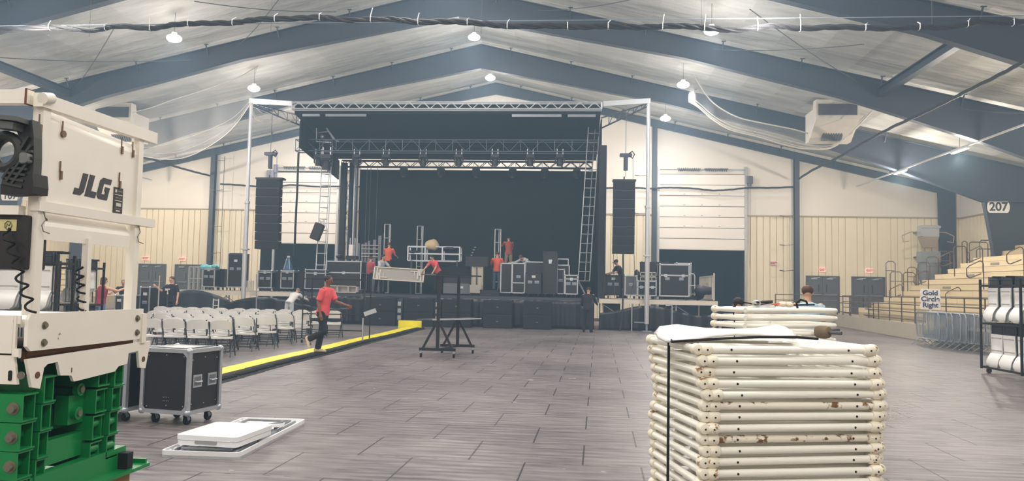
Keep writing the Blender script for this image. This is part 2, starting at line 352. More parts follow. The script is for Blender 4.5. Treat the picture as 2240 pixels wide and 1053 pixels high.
def text(s, size, mat, parent, loc, rot=(PI/2, 0, 0), name='lettering', ext=.004, bold=.0, sx=1., shear=0, lsp=1.):
    cu = bpy.data.curves.new(name, 'FONT'); cu.body = s; cu.size = size; cu.extrude = ext; cu.align_x = 'CENTER'; cu.align_y = 'CENTER'; cu.offset = bold; cu.shear = shear; cu.space_line = lsp
    o = bpy.data.objects.new('tmp_'+name, cu); COL.objects.link(o); dg = bpy.context.evaluated_depsgraph_get()
    me = bpy.data.meshes.new_from_object(o.evaluated_get(dg)); bpy.data.objects.remove(o); bpy.data.curves.remove(cu)
    me.name = name; me.materials.clear(); me.materials.append(mat); m = bpy.data.objects.new(name, me); COL.objects.link(m)
    m.parent = parent; m.location = loc; m.rotation_euler = rot; m.scale = (sx, 1, 1); return m
GLOWR = M('exit_sign_glow', (240, 196, 186), .5, emit=.55)
RED = M('red_letters', (190, 30, 30), .5)
NAVY = M('navy_letters', (40, 44, 80), .5); INK = M('dark_letters', (50, 50, 60), .5)
DOORM = M('grey_door_paint', (92, 92, 96), .4, var=.06)

# ----- tube lights on the long conduits
TUBE = M('tube_glow', (255, 250, 235), .5, emit=14)
def conduit(x, z, y0, y1, ys, side, TW=430.):
    t = thing('light_conduit', 'long pale conduit with bright tube lights running under the roof on the %s' % side, 'light fitting', (x, y0, z))
    MB().bar((0, 0, 0), (0, y1-y0, 0), .07, .06).build('conduit', LGREY, t, smooth=0)
    for k, y in enumerate(ys):
        MB().b(-.07, .07, y-y0-.65, y-y0+.65, -.10, -.03).build('lamp_case', HOUS, t, smooth=0)
        MB().b(-.05, .05, y-y0-.6, y-y0+.6, -.125, -.10).build('tube', TUBE, t, smooth=0)
        MB().bar((0, y-y0, .03), (0, y-y0, roofz(x)-z+.2), .012).build('hanger', DGREY, t, smooth=0)
        L = bpy.data.lights.new('tube_light', 'POINT'); L.shadow_soft_size = .12; L.energy = TW*(1.15, 1.1, .7, .3, .2)[k]; L.color = (1., .95, .86)
        lo = bpy.data.objects.new('light_tube', L); COL.objects.link(lo); lo.parent = t; lo.location = (0, y-y0, -.45); lo.visible_camera = False
conduit(15.25, 7.56, 12., 43.5, (37.8, 32.1, 26.4, 20.5, 15.), 'right')
conduit(-24.9, 7.56, 12., 43.5, (40.1, 34.1, 28., 22., 16.), 'left', 430.)  # row mirrored from the right side, added to brighten the left

# ----- double doors and exit signs
def double_door(n, x0, x1, label):
    o = MB()
    for a, b, c, d in ((x0, x0+.06, DB, DT), (x1-.06, x1, DB, DT), (x0+.06, x1-.06, DT-.06, DT)): o.b(a, b, YW-.07, YW+.1, c, d)
    f = o.build('door_%d' % n, DOORM, smooth=0); struct(f); xm = (x0+x1)/2
    for s, (a, b) in ((-1, (x0+.065, xm-.006)), (1, (xm+.006, x1-.065))):
        MB().b(a, b, YW-.02, YW+.03, DB+.01, DT-.065).build('door_leaf', DOORM, f, smooth=0)
        h = MB(); h.b(a+.1, b-.1, YW-.10, YW-.07, DB+.98, DB+1.03); h.b(a+.12, a+.16, YW-.10, YW-.02, DB+.97, DB+1.04); h.b(b-.16, b-.12, YW-.10, YW-.02, DB+.97, DB+1.04); h.build('push_bar', ALUM, f, smooth=0)
        c = MB(); c.b((a+b)/2-.22, (a+b)/2+.12, YW-.09, YW-.02, DT-.20, DT-.13); c.bar(((a+b)/2-.1, YW-.1, DT-.12), ((a+b)/2+.25, YW-.2, DT-.1), .02); c.build('door_closer', ALU, f, smooth=0)
        MB().b(xm+s*.22-.03, xm+s*.22+.03, YW-.023, YW-.019, DB+1.15, DB+1.6).build('pane', M('dark_glass', (60, 62, 70), .1), f, smooth=0)
for i, (a, b) in enumerate(DOORS): double_door(i+1, a, b, '')
def exit_sign(x, z, label, red=False):
    t = thing('exit_sign', label, 'exit sign', (x, YW-.06, z), group=None)
    MB().rb(0, 0, 0, .36, .08, .22, .02, 'y').build('housing', GLOWR if not red else M('pale_sign', (225, 205, 195), .5), t)
    text('EXIT', .17, RED, t, (0, -.045, 0), bold=.006)
exit_sign(14.0, 3.02, 'lit exit sign above the double doors left of the bleachers')
exit_sign(16.58, 3.02, 'lit exit sign above the double doors right beside the bleachers')
exit_sign(-26.1, 3.0, 'lit exit sign above the far left double doors')
exit_sign(-23.78, 3.0, 'lit exit sign above the left doors nearer the stage')
exit_sign(11.3, 3.35, 'unlit red lettered exit sign alone on the beige siding', True)

# ----- roll-up doors (partly raised)
def rollup(n, x0, x1, zb, zt):
    m = MB(); N = 7; h = (zt-zb)/N
    for k in range(N):
        z = zb+k*h; m.b(x0, x1, YW-.12, YW-.07, z+.03, z+h-.01); m.b(x0, x1, YW-.105, YW-.075, z-.01, z+.03)
    o = m.build('door_%d' % n, M('roll_door_white', (236, 230, 222), .45, var=.02), smooth=0); struct(o)
    l = MB()
    for k in range(1, N): l.b(x0, x1, YW-.122, YW-.12, zb+k*h-.012, zb+k*h+.028)
    l.build('panel_joint', M('joint_grey', (120, 116, 112), .6), o, smooth=0)
    r = MB()
    for x in (x0-.06, x1+.06): r.b(x-.06, x+.06, YW-.2, YW-.04, 0, zt+.45)
    r.build('door_rail', M('galvanised', (176, 178, 178), .4, .4), o, smooth=0)
    xm = (x0+x1)/2
    MB().cyl((x0, YW-.3, zt+.25), (x1, YW-.3, zt+.25), .025, n=8).build('torsion_shaft', ALUM, o)
    for s in (-1, 1):
        sp = MB(); sp.tube([(xm+s*(.12+1.3*i/60), YW-.3+.075*math.cos(i*1.3), zt+.25+.075*math.sin(i*1.3)) for i in range(61)], .03, 5); sp.build('torsion_spring', DGREY, o)
    b = MB()
    for k in range(2, N-1):
        for x in (xm-1.0, xm, xm+1.0): b.b(x-.05, x+.05, YW-.14, YW-.12, zb+k*h+.09, zb+k*h+.11)
    b.build('hinges', DGREY, o, smooth=0)
rollup(5, DKR[0], DKR[1], DKT, 8.42); rollup(6, -18.03, DKL[1]-.1, DKT, 8.35)
MB().b(DKL[0], -18.03, YW-.1, YW, DKT, DKT2).build('wall_strip', LINER, smooth=0)
struct(bpy.data.objects['wall_strip'])
t = thing('door_motor', 'dark motor box beside the top of the right loading door', 'motor', (9.92, YW-.25, 8.1))
m = MB(); m.rb(0, 0, 0, .3, .3, .42, .05, 'z'); m.cyl((0, 0, -.2), (0, 0, -.35), .1, n=10); m.build('motor_housing', DGREY, t)
m = MB(); m.tube([(-.05, 0, -.3), (-.06, 0, -3.5), (0, -.03, -5.2), (.06, 0, -3.5), (.06, 0, -.3)], .012, 5); m.build('chain', ALUM, t)
t = thing('door_motor', 'pale motor box beside the top of the left loading door', 'motor', (-18.4, YW-.25, 8.2))
m = MB(); m.rb(0, 0, 0, .42, .3, .46, .05, 'z'); m.cyl((.3, 0, .1), (.3, 0, .6), .12, n=10); m.build('motor_housing', M('lilac_grey', (140, 138, 158), .5), t)

# ----- pipes bracketed beside the end wall posts
def hooks(x, zs, lb):
    t = thing('coat_hook_pole', lb, 'pole', (x, YW-.5, 0)); MB().cyl((0, 0, 0), (0, 0, max(zs)+.25), .02, n=6).build('pole', DGREY, t)
    for z in zs:
        m = MB(); m.bar((0, 0, z), (-.55, -.1, z-.05), .03); m.bar((-.55, -.1, z-.05), (-.8, -.1, z-.02), .07, .05); m.build('hook', BROWNR, t, smooth=0)
hooks(12.3, (6.05, 4.4, 2.95), 'thin pole with three side arms beside the post left of the double doors')
hooks(4.15, (8.3, 6.1), 'thin pole with two side arms behind the right mast')
hooks(-21.2, (9.0, 7.2, 5.0, 3.4), 'thin pole with four side arms by the far left wall post')

# ================================================================= RIGHT SIDE: concourse, bleachers
def xw(y): return 12.65+.084*(y-29.15)
ZC = .58
m = MB(); m.prism([(xw(9), 9), (WR, 9), (WR, YW), (10.2, YW), (10.2, 42.6), (xw(41.8), 42.6)], 'z', 0, ZC)
o = m.build('trim_3', CONC, smooth=0); struct(o)
# concrete barrier wall joints and slots
m = MB()
for y in range(12, 42, 3):
    x = xw(y); m.b(x-.012, x+.01, y-.03, y+.03, .12, .30)
m.build('drain_slots', M('slot_dark', (70, 64, 58), .8), o, smooth=0)
m = MB(); m.prism([(-24.8, 43.2), (-24.8, YW), (WL, YW), (WL, 12), (-26.8, 12), (-26.8, 43.2)][::-1], 'z', 0, ZC); struct(m.build('trim_4', CONC, smooth=0))

def railing(pts, label, zb, h=1.0, rails=(.13, .42, .71, 1.0), step=1.55, r=.024):
    t = thing('guard_railing', label, 'railing', (*pts[0], zb))
    X0 = Vector((*pts[0], 0))
    P = [Vector((*p, 0))-X0 for p in pts]
    for k, z in enumerate(rails):
        MB().tube([p+Vector((0, 0, z)) for p in P], r, 6).build('rail', BROWNR, t)
    for a, b in zip(P[:-1], P[1:]):
        n = max(1, round((b-a).length/step))
        for i in range(n+1):
            p = a.lerp(b, i/n); MB().cyl(p, p+Vector((0, 0, h)), r, n=6).build('post', BROWNR, t)
    return t
railing([(xw(14)+.12, 14), (xw(41.5)+.12, 41.5)], 'brown pipe guard railing along the top of the right concrete wall', ZC)
railing([(xw(41.5)+.1, 42.3), (10.6, 42.3)], 'brown pipe guard railing across the far end of the right concourse', ZC)
railing([(14.0, 43.0), (14.0, 39.2), (13.45, 36.4)], 'second brown guard railing beside the bleacher foot, before the double doors', ZC, rails=(.15, .62, .95))

# bleachers: each tier is a bank of plank modules on a riser
t = thing('bleachers', 'tiered tan plank bleachers rising to the right wall', 'bleachers', (13.4, 12, ZC))
N_T = 13; YB0, YB1 = 12., 38.3
for i in range(N_T):
    x = .05+.585*i; z = .45+.272*i-.0; y1 = YB1-12-(.0 if i < 2 else .0)
    nearlim = 0
    segs = []; y = nearlim
    while y < y1-.5:
        ye = min(y+6.4, y1); segs.append((y, ye-.02)); y = ye
    s = MB()
    for a, b in segs:
        if i < 10: s.b(x, x+.32, a, b, z-.045, z); s.b(x+.005, x+.03, a, b, z-.21, z-.045)
        else:
            for (q0, q1) in ((a, b),):
                if not (q0 < 26.6 and q1 > 25.): s.b(x, x+.32, q0, q1, z-.045, z); s.b(x+.005, x+.03, q0, q1, z-.21, z-.045)
    s.build('seat_row', TAN, t, smooth=0)
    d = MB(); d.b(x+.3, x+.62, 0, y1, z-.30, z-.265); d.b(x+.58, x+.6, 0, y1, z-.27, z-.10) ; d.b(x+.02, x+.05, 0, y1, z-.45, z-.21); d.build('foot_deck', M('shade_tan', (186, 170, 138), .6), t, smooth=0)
u = MB()
for yy in (0.1, 6.5, 12.9, 19.3, y1-.1):
    u.prism([(0.1, 0), (7.6, 0), (7.6, 3.3), (7.3, 3.3), (.1, .12)], 'y', yy-.03, yy+.03)
u.build('under_frame', DGREY, t, smooth=0)
for k in range(10):
    i = (2, 4, 6, 1, 3, 7, 8, 9, 5, 0)[k]; yy = (21.5, 22.2, 22.6, 14.2, 15., 15.4, 22.9, 16.6, 9., 8.5)[k]
    x = .05+.585*i; z = .45+.272*i; MB().b(x-.012, x, yy, yy+.7, z-.15, z-.06).build('row_label', M('label_grey', (150, 146, 140), .5), t, smooth=0)

def aisle_rail(x, y, z, k):
    m = MB(); p = [(0, 0, 0), (0, 0, .95), (-.06, 0, 1.03), (-.14, 0, 1.05), (-.55, 0, .86), (-.66, 0, .75), (-.66, 0, .52), (-.60, 0, .44), (-.52, 0, .42), (-.1, 0, .58)]
    m.tube(p, .021, 6); o = m.build('aisle_handrail', BROWNR); o.location = (x, y, z); o.rotation_euler = (0, 0, .18)
    return tag(o, k, 'handrail', 'looped brown aisle handrails on the bleachers')
for (px, py, Y, k) in ((1975, 668, 37.5, 'looped brown handrail on the bleachers, farthest and lowest'), (2031, 640, 35.2, 'looped brown handrail rising just left of the Gold Circle sign'), (2102, 680, 33.2, 'looped brown handrail right of the Gold Circle sign'),
                    (2088, 600, 34.4, 'looped brown handrail beside the far corner column'), (2150, 590, 33.4, 'looped brown handrail at the foot of the grey column'), (2240, 598, 29.5, 'looped brown handrail at the right edge of the view'), (2152, 628, 29.8, 'looped brown handrail behind the chair cart')):
    p = atY(px, py, Y); aisle_rail(p.x, p.y, p.z-.1, k)
t = thing('end_guard_rail', 'stepped brown guard rails closing the far end of the bleachers', 'railing', (13.4, 38.45, ZC))
for i, (px, py, pw) in enumerate(((1938, 572, 20), (1947, 595, 26), (1976, 596, 26), (2008, 574, 26), (2026, 562, 26), (2052, 550, 26), (1985, 585, 20))):
    a = atY(px, py, 38.45); b = atY(px+pw, py, 38.45); x0, x1, z = a.x-13.4, b.x-13.4, a.z-ZC; zb = 0
    m = MB(); m.tube([(x0, 0, zb), (x0, 0, z-.1), (x0+.1, 0, z), (x1-.1, 0, z), (x1, 0, z-.1), (x1, 0, zb)], .022, 6); m.bar((x0, 0, z-.45), (x1, 0, z-.45), .03); m.build('rail_loop', BROWNR, t)
t = thing('landing_railing', 'brown railings around the upper landing between the two grey columns', 'railing', (18, 38.45, 3.))
for (pa, pb, ya) in (((2085, 539), (2113, 575), 0), ((2103, 528), (2115, 575), 0), ((2119, 530), (2160, 562), 0), ((2142, 526), (2168, 566), 0), ((2135, 545), (2170, 558), 0)):
    a = atY(*pa, 39.3); b = atY(*pb, 39.3); x0, x1, z0, z1 = a.x-18, b.x-18, b.z-3, a.z-3
    z0 = ZC-3; m = MB(); m.tube([(x0, .8, z0), (x0, .8, z1-.08), (x0+.08, .8, z1), (x1-.08, .8, z1), (x1, .8, z1-.08), (x1, .8, z0)], .024, 6); m.build('rail_loop', BROWNR, t)

# grey machinery with hopper and fabric sleeve above the bleachers' end
t = thing('folded_goal_hoist', 'pale grey box with hopper hung above the far end of the bleachers', 'machinery', (19.0, 43.6, 0))
m = MB(); m.rb(0, 0, 5.15, .85, .7, .62, .05, 'y'); m.b(-.5, .5, -.38, -.3, 5.3, 5.42); m.build('upper_box', M('cool_grey', (176, 178, 180), .45), t)
m = MB(); m.add([(-.42, -.35, 4.84), (.42, -.35, 4.84), (.42, .35, 4.84), (-.42, .35, 4.84), (-.2, -.2, 4.25), (.3, -.2, 4.25), (.3, .3, 4.25), (-.2, .3, 4.25)], [(0, 1, 5, 4), (1, 2, 6, 5), (2, 3, 7, 6), (3, 0, 4, 7), (4, 5, 6, 7)]); m.build('hopper', M('hopper_tan', (160, 148, 130), .6), t, smooth=0)
m = MB(); m.rb(0, 0, 3.75, 1.0, .6, .6, .04, 'y'); m.b(-.2, .2, -.32, -.3, 3.7, 3.95); m.build('lower_box', M('mid_grey', (142, 148, 150), .5), t)
m = MB(); m.tube([(0, 0, 3.45), (0, 0, 3.1), (.05, 0, 2.5), (.1, 0, 2.0)], .4, 12, rs=[.45, .62, .5, .3]); m.build('fabric_sleeve', M('sleeve_grey', (120, 124, 128), .8, bump=.6, bsc=6), t)
m = MB()
for s in (-1, 1): MB().tube([(s*.4, 0, 5.1), (s*.9, 0, 5.1), (s*1.35, 0, 4.9), (s*1.3, 0, 4.55), (s*1.0, 0, 4.6)], .03, 6).build('side_arm', M('arm_tan', (168, 156, 132), .5), t)
MB().bar((0, .4, 5.2), (0, 1.75, 5.2), .1, .1).bar((0, .4, 3.8), (0, 1.75, 3.8), .1, .1).build('wall_bracket', DGREY, t, smooth=0)
# roof access ladder on the right wall
t = thing('wall_ladder', 'tall narrow tan ladder fixed to the right wall', 'ladder', (21.3, 41.6, 2.9))
for s in (-.2, .2): MB().bar((0, s, 0), (0, s, 4.2), .04, .06).build('side_rail', M('ladder_tan', (176, 160, 130), .5), t, smooth=0)
for k in range(14): MB().bar((0, -.2, .2+.3*k), (0, .2, .2+.3*k), .03).build('rung', _mc['ladder_tan'], t, smooth=0)

# cut-out shaped signs
def cloud_sign(name, w_, h_, lines, size, label, loc, rz, col, stick=None, lsp=1.):
    t = thing(name, label, 'sign', loc, rz)
    L = lines.split('\n'); n = len(L); pts = []
    rr = .16*size/.2
    o = MB(); hh = h_/n
    ws = [w_*(.86+.14*(len(s)/max(len(q) for q in L))) for s in L]
    right = []; left = []
    for i in range(n):
        zt = h_/2-i*hh; 
        for a in (75, 40, 10, -10, -40, -75):
            c = math.cos(math.radians(a)); s_ = math.sin(math.radians(a)); right.append((ws[i]/2-hh*.22+hh*.22*c, zt-hh/2+hh*.5*s_))
    left = [(-x, z) for x, z in right[::-1]]
    o.prism(right+left, 'y', 0, .012); o.build('sign_board', M('sign_white', (240, 240, 240), .5), t, smooth=0)
    text(lines, size, col, t, (0, -.006, 0), bold=size*.026, lsp=lsp)
    if stick:
        MB().b(-.03, .03, .012, .035, -stick, 0).build('post', WHITE, t, smooth=0)
    return t
cloud_sign('seating_sign', 1.02, .56, '207', .55, 'white cut out sign reading 207 on the grey column', (19.75, 38.0, 5.88), 0, INK)
cloud_sign('seating_sign', 1.0, .5, '107', .52, 'white cut out sign reading 107 on the left column, above the control box', (-29.35, 37.98, 5.9), 0, INK)
p = atY(2035, 655, 28.25)
t = cloud_sign('seating_sign', .66, .72, 'Gold\nCircle\nRight', .235, 'white cut out sign reading Gold Circle Right on a stick in a bucket', (p.x, p.y, p.z), -.3, NAVY, stick=1.45, lsp=.9)
b = MB(); b.tube([(0, 0, .005), (0, 0, .01), (0, 0, .36), (0, 0, .38), (0, 0, .36), (0, 0, .30)], .15, 16, rs=[.13, .135, .165, .17, .155, .15]); b.tube([(.168*math.cos(a), -.168*abs(math.sin(a))*.3-.1, .34-.12*math.sin(a)) for a in [PI*i/10 for i in range(11)]], .004, 5)
o = b.build('bucket', WHITE); o.location = (p.x, p.y+.02, 0); tag(o, 'white plastic bucket holding the Gold Circle Right sign post', 'bucket')
p = fl(2056, 754); p.x -= .12
for k in range(2):
    t = thing('storage_box', ['cream storage box on the floor beside the sign bucket', 'cream storage box stacked on another beside the Gold Circle sign'][k], 'box', (p.x, p.y, .56*k), .1)
    MB().rb(0, 0, .24, .42, .5, .48, .03, 'z').build('box_body', M('box_cream', (222, 212, 190), .5), t); MB().rb(0, 0, .52, .45, .53, .075, .03, 'z').build('lid', _mc['box_cream'], t)

# galvanised crowd barriers stacked along the concrete wall
GALV = M('galvanised_tube', (158, 166, 176), .35, .35, var=.1)
def crowd_barrier():
    t = thing('crowd_barrier', '', 'crowd barrier', (0, 0, 0), 0, 'galvanised crowd barriers stood together by the concrete wall')
    Lb, z0, z1 = 2.1, .22, 1.1
    pr = [(0, .1, z0), (0, 0, z0+.1), (0, 0, z1-.12), (0, .12, z1), (0, Lb-.12, z1), (0, Lb, z1-.12), (0, Lb, z0+.1), (0, Lb-.1, z0)]
    MB().tube(pr, .019, 6, closed=True).build('frame', GALV, t)
    for k in range(18): MB().cyl((0, .11*(k+1), z0), (0, .11*(k+1), z1), .009, n=5).build('bar', GALV, t)
    for y in (.35, Lb-.35): MB().tube([(0, y, z0), (-.28, y, .01), (-.3, y+.03, .005)], .012, 5).tube([(0, y, z0), (.28, y, .01)], .012, 5).build('foot', GALV, t)
    return t
cb0 = crowd_barrier(); B_ = []
for k in range(9):
    t = cb0 if k == 0 else dup(cb0)
    t.location = (11.55+.075*k, 25.75-.27*k, 0); t.rotation_euler = (0, .03 if k % 2 else -.02, -.084)
    t['label'] = ('galvanised crowd barrier nearest the Gold Circle sign, outermost of the row' if k == 0 else 'galvanised crowd barrier at the wall side, right end of the row' if k == 8 else 'galvanised crowd barrier packed inside the row by the concrete wall')

# ================================================================= HUNG FROM THE ROOF
def rp(x, y, h):
    d = ray(x, y)
    for sg in (1, -1):
        t_ = (RZ-h-SL*sg*(-RX)-CAMH)/(d.z+SL*sg*d.x); p = Vector((0, 0, CAMH))+d*t_
        if sg*(p.x-RX) >= -.3: return p
def smoothpath(P, n=4, jit=0, seed=1):
    rnd = random.Random(seed); o = []
    for i in range(len(P)-1):
        a = P[max(i-1, 0)]; b = P[i]; c = P[i+1]; d = P[min(i+2, len(P)-1)]
        for k in range(n):
            t_ = k/n; q = .5*((2*b)+(c-a)*t_+(2*a-5*b+4*c-d)*t_*t_+(-a+3*b-3*c+d)*t_**3)
            o.append(q+Vector((0, rnd.uniform(-jit, jit), rnd.uniform(-jit, jit))))
    o.append(P[-1]); return o
BUND = M('black_cable', (40, 38, 40), .6, var=.35, sc=25, bump=.5, bsc=30)
TIE = M('white_tie', (225, 225, 225), .5)
def bundle(P, label, r=.072, wire=None, ties=None, strands=3, seed=3):
    O = P[0].copy(); t = thing('cable_bundle', label, 'cable', O); Q = smoothpath([p-O for p in P], 7, .0, seed); N = len(Q)
    for s in range(strands):
        w_ = []; 
        for i, q in enumerate(Q):
            a = i*.55+s*2*PI/strands; w_.append(q+Vector((0, math.cos(a)*r*.55, math.sin(a)*r*.55))*(1 if 1 else 0))
        MB().tube(w_, r*.62, 6).build('cable_strand', BUND, t)
    if wire:
        MB().tube([p-O+Vector((0, 0, wire)) for p in (P[0], P[-1])], .012, 5).build('support_wire', ALUM, t)
    if ties:
        rnd = random.Random(seed)
        for i in ties:
            q = Q[int(i*(N-1))]; MB().tube([q+Vector((0, -r, -r)), q+Vector((0, -r*1.15, r*.9)), q+Vector((rnd.uniform(-.05, .08), 0, r+.05+rnd.random()**3*.3))], .012, 4).tube([q+Vector((0, r*1.15*math.cos(a), r*1.15*math.sin(a))) for a in [2*PI*k/10 for k in range(10)]], .009, 4, closed=True).build('cable_tie', TIE, t)
    return t
pts = [(-60, 63), (0, 66), (110, 60), (200, 66), (255, 57), (330, 62), (380, 54), (440, 51), (510, 50), (560, 43), (635, 41), (700, 38), (760, 44), (850, 42), (915, 48), (985, 47), (1050, 51), (1110, 57), (1200, 56), (1270, 59), (1330, 57), (1405, 60), (1480, 57), (1540, 61), (1610, 66), (1690, 56), (1750, 62), (1840, 59), (1930, 62), (2010, 59), (2070, 60), (2150, 48), (2215, 50), (2300, 40)]
Pt = [atY(x, y, 20.) for x, y in pts]
t = bundle(Pt, 'thick black cable bundle tied to a wire right across the top of the view', ties=[i/22+.018 for i in range(22)])
MB().tube([Vector((p.x, 20., p.z+.07))-t.location+Vector((0, 0, .0)) for p in (Pt[0], Pt[-1])], .013, 5).build('support_wire', ALUM, t)
x0, x1 = Pt[0].x, Pt[-1].x
for f_ in (.12, .3, .5, .7, .9):
    xx = x0+(x1-x0)*f_; MB().tube([Vector((xx, 20., 8.3))-t.location, Vector((xx, 20., roofz(xx)+.2))-t.location], .005, 4).build('drop_wire', DGREY, t)
pts = [(2300, 102), (2240, 135), (2188, 163), (2114, 200), (2065, 225), (2012, 251), (1947, 281), (1886, 314), (1829, 347), (1780, 371), (1748, 391)]
bundle([atX(x, y, 12.45) for x, y in pts], 'black cable bundle sloping from the upper right corner to the end wall post', .06, ties=None, seed=5)
pts = [(1738, 409), (1690, 411), (1640, 411), (1600, 415), (1560, 417), (1520, 413), (1480, 411), (1450, 411), (1425, 413), (1380, 411), (1310, 412), (1100, 412), (900, 412), (760, 408), (700, 409), (640, 405), (600, 409), (560, 408), (520, 405), (482, 403)]
bundle([atY(x, y, 44.9) for x, y in pts], 'long black cable bundle running along the end wall behind the stage', .05, seed=8)
pts = [(270, 330), (315, 345), (345, 352), (385, 365), (410, 372), (440, 380), (466, 386)]
bundle([atX(x, y, -22.3) for x, y in pts], 'black cable bundle sloping down to the left end wall post', .055, seed=9)

# roof cross-bracing rods
for a, b, lb in (((612, -4), (515, 106), 'left of the ridge'), ((249, 63), (159, 200), 'upper left'), ((425, 3), (735, 26), 'top left, nearly level'), ((-5, 126), (425, 131), 'far left, nearly level'),
              ((1640, 20), (1900, 193), 'right of the ridge'), ((1560, 108), (1890, 97), 'right, nearly level'), ((1178, 23), (1400, -5), 'close right of the ridge'), ((2065, 229), (2260, 247), 'far right, nearly level')):
    p, q = rp(*a, .3), rp(*b, .3); n_ = 12; O = p
    o = MB().tube([p.lerp(q, i/n_)-O-Vector((0, 0, .12*math.sin(PI*i/n_))) for i in range(n_+1)], .017, 5).build('brace_rod', DGREY); o.location = O
    tag(o, 'thin dark brace rod under the roof, '+lb, 'brace rod')

# duct boxes
def duct(x0, x1, Y, label, loc_z):
    t = thing('duct_box', label, 'air duct', ((x0+x1)/2, Y, loc_z)); w_ = (x1-x0)/2
    zt = min(roofz(x0), roofz(x1))-loc_z+.16
    MB().prism([(0, .15), (0, -.75), (1.1, -1.55), (1.6, -1.55), (1.6, zt), (.5, zt), (.4, .15)][::-1], 'x', -w_, w_).build('duct_body', M('duct_white', (214, 208, 198), .5), t, smooth=0)
    g = MB(); g.b(-w_+.1, w_-.1, -.03, -.005, -.55, -.05)
    for k in range(9): g.b(-w_+.1, w_-.1, -.05, -.03, -.53+.055*k, -.515+.055*k)
    g.build('upper_grille', M('grille_grey', (84, 88, 92), .5), t, smooth=0)
    g = MB(); g.tf = Matrix.Translation((0, .8, -1.33)) @ Matrix.Rotation(math.radians(-52), 4, 'X')
    g.b(-.45, .45, -.25, .25, -.03, -.012)
    for k in range(8): g.b(-.43+.11*k, -.36+.11*k, -.2, .2, -.05, -.03)
    g.build('lower_grille', _mc['grille_grey'], t, smooth=0)
a, b = atY(1785, 225, 35.), atY(1880, 225, 35.)
duct(a.x, b.x, 35., 'white duct box with dark grilles hanging under the right roof slope', a.z)
a, b = atY(206, 232, 35.), atY(287, 232, 35.)
duct(a.x, b.x, 35., 'white duct box with dark grille hanging under the left roof slope', a.z)

# white hoisting nets sagging under the roof
def net_mat():
    m = bpy.data.materials.new('white_net'); m.use_nodes = True; n = m.node_tree.nodes; l = m.node_tree.links; p = n['Principled BSDF']
    p.inputs['Base Color'].default_value = (.62, .60, .57, 1); p.inputs['Roughness'].default_value = .8
    p.inputs['Alpha'].default_value = .26; return m
NET = net_mat()
def net(top, bot, label, Yt, Yb, seed=0, edge=.035):
    n_ = len(top); rows = 7; O = atY(*top[0], Yt); t = thing('safety_net', label, 'net', O); rnd = random.Random(seed); g = []
    T = smoothpath([atY(x, y, Yt) for x, y in top], 5); B = smoothpath([atY(x, y, Yb) for x, y in bot], 5); n_ = min(len(T), len(B))
    for r_ in range(rows):
        k = r_/(rows-1); g.append([tuple(T[i].lerp(B[i], k)-O+Vector((0, .25*math.sin(i*.9+seed)*math.sin(PI*k), -.12*math.sin(PI*k)))) for i in range(n_)])
    mb = MB(); mb.sheet(g); o = mb.build('mesh_panel', NET, t, smooth=180)
    uv = o.data.uv_layers.new(name='UVMap')
    for li, lp in enumerate(o.data.loops):
        vi = lp.vertex_index; uv.data[li].uv = ((vi % n_)/(n_-1), (vi//n_)/(rows-1))
    rp_ = M('net_rope', (196, 190, 180), .8, var=.1)
    for P_ in (T[:n_], B[:n_]): MB().tube([p-O for p in P_], edge, 5).build('edge_rope', rp_, t)
    for k in (.12, .3): 
        MB().tube([T[i].lerp(B[i], 1-k*(.4+.6*math.sin(PI*i/n_)))-O for i in range(n_)], edge*.5, 4).build('fold', rp_, t)
net([(1512, 150), (1530, 185), (1560, 225), (1610, 255), (1660, 268), (1730, 282), (1790, 296), (1850, 292), (1905, 240)],
    [(1506, 222), (1528, 235), (1560, 262), (1600, 285), (1660, 300), (1720, 318), (1770, 326), (1830, 318), (1908, 243)], 'white net draped in swags under the right roof slope around the duct box', 36.2, 34.2, 2)
net([(565, 143), (520, 170), (450, 196), (380, 218), (330, 236), (290, 246)], [(548, 228), (505, 285), (450, 325), (400, 346), (350, 348), (290, 338)], 'white net hanging in a deep swag under the left roof slope', 31.4, 30.2, 4, .02)
net([(556, 232), (580, 250), (620, 245), (650, 250)], [(548, 228), (560, 262), (600, 270), (650, 262)], 'gathered white net hooked over the top of the left mast', 32.3, 32.6, 6, .02)

# ================================================================= THE STAGE
DZ = 1.28; YS = 31.9
def truss(name, p, q, w_, h_, n, mat, label, cat='truss', r=.025, rl=.015, faces=((0, 3), (1, 2), (3, 2), (0, 1)), verts=0, group=None):
    p = Vector(p); q = Vector(q); L = (q-p).length; d = (q-p).normalized(); up = Vector((0, 0, 1)) if abs(d.z) < .9 else Vector((0, -1, 0))
    s = d.cross(up).normalized(); up = s.cross(d)
    t = thing(name, label, cat, p, 0, group); c = [(s*a*w_/2+up*b_*h_/2) for a, b_ in ((-1, -1), (1, -1), (1, 1), (-1, 1))]
    for k in c: MB().cyl(k, k+d*L, r, n=6).build('chord', mat, t)
    m = MB()
    for (a, b_) in faces:
        for i in range(n):
            A, B = (c[a], c[b_]) if i % 2 == 0 else (c[b_], c[a]); m.cyl(A+d*(L*i/n), B+d*(L*(i+1)/n), rl, n=5)
    m.build('lacing', mat, t)
    for i in range(verts): MB().cyl(c[1]+d*(L*(i+.5)/verts), c[2]+d*(L*(i+.5)/verts), rl, n=5).build('upright', mat, t)
    m = MB()
    for e in (0, L):
        for i in range(4): m.cyl(c[i]+d*e, c[(i+1) % 4]+d*e, r*.8, n=5)
    m.build('end_frame', mat, t); return t
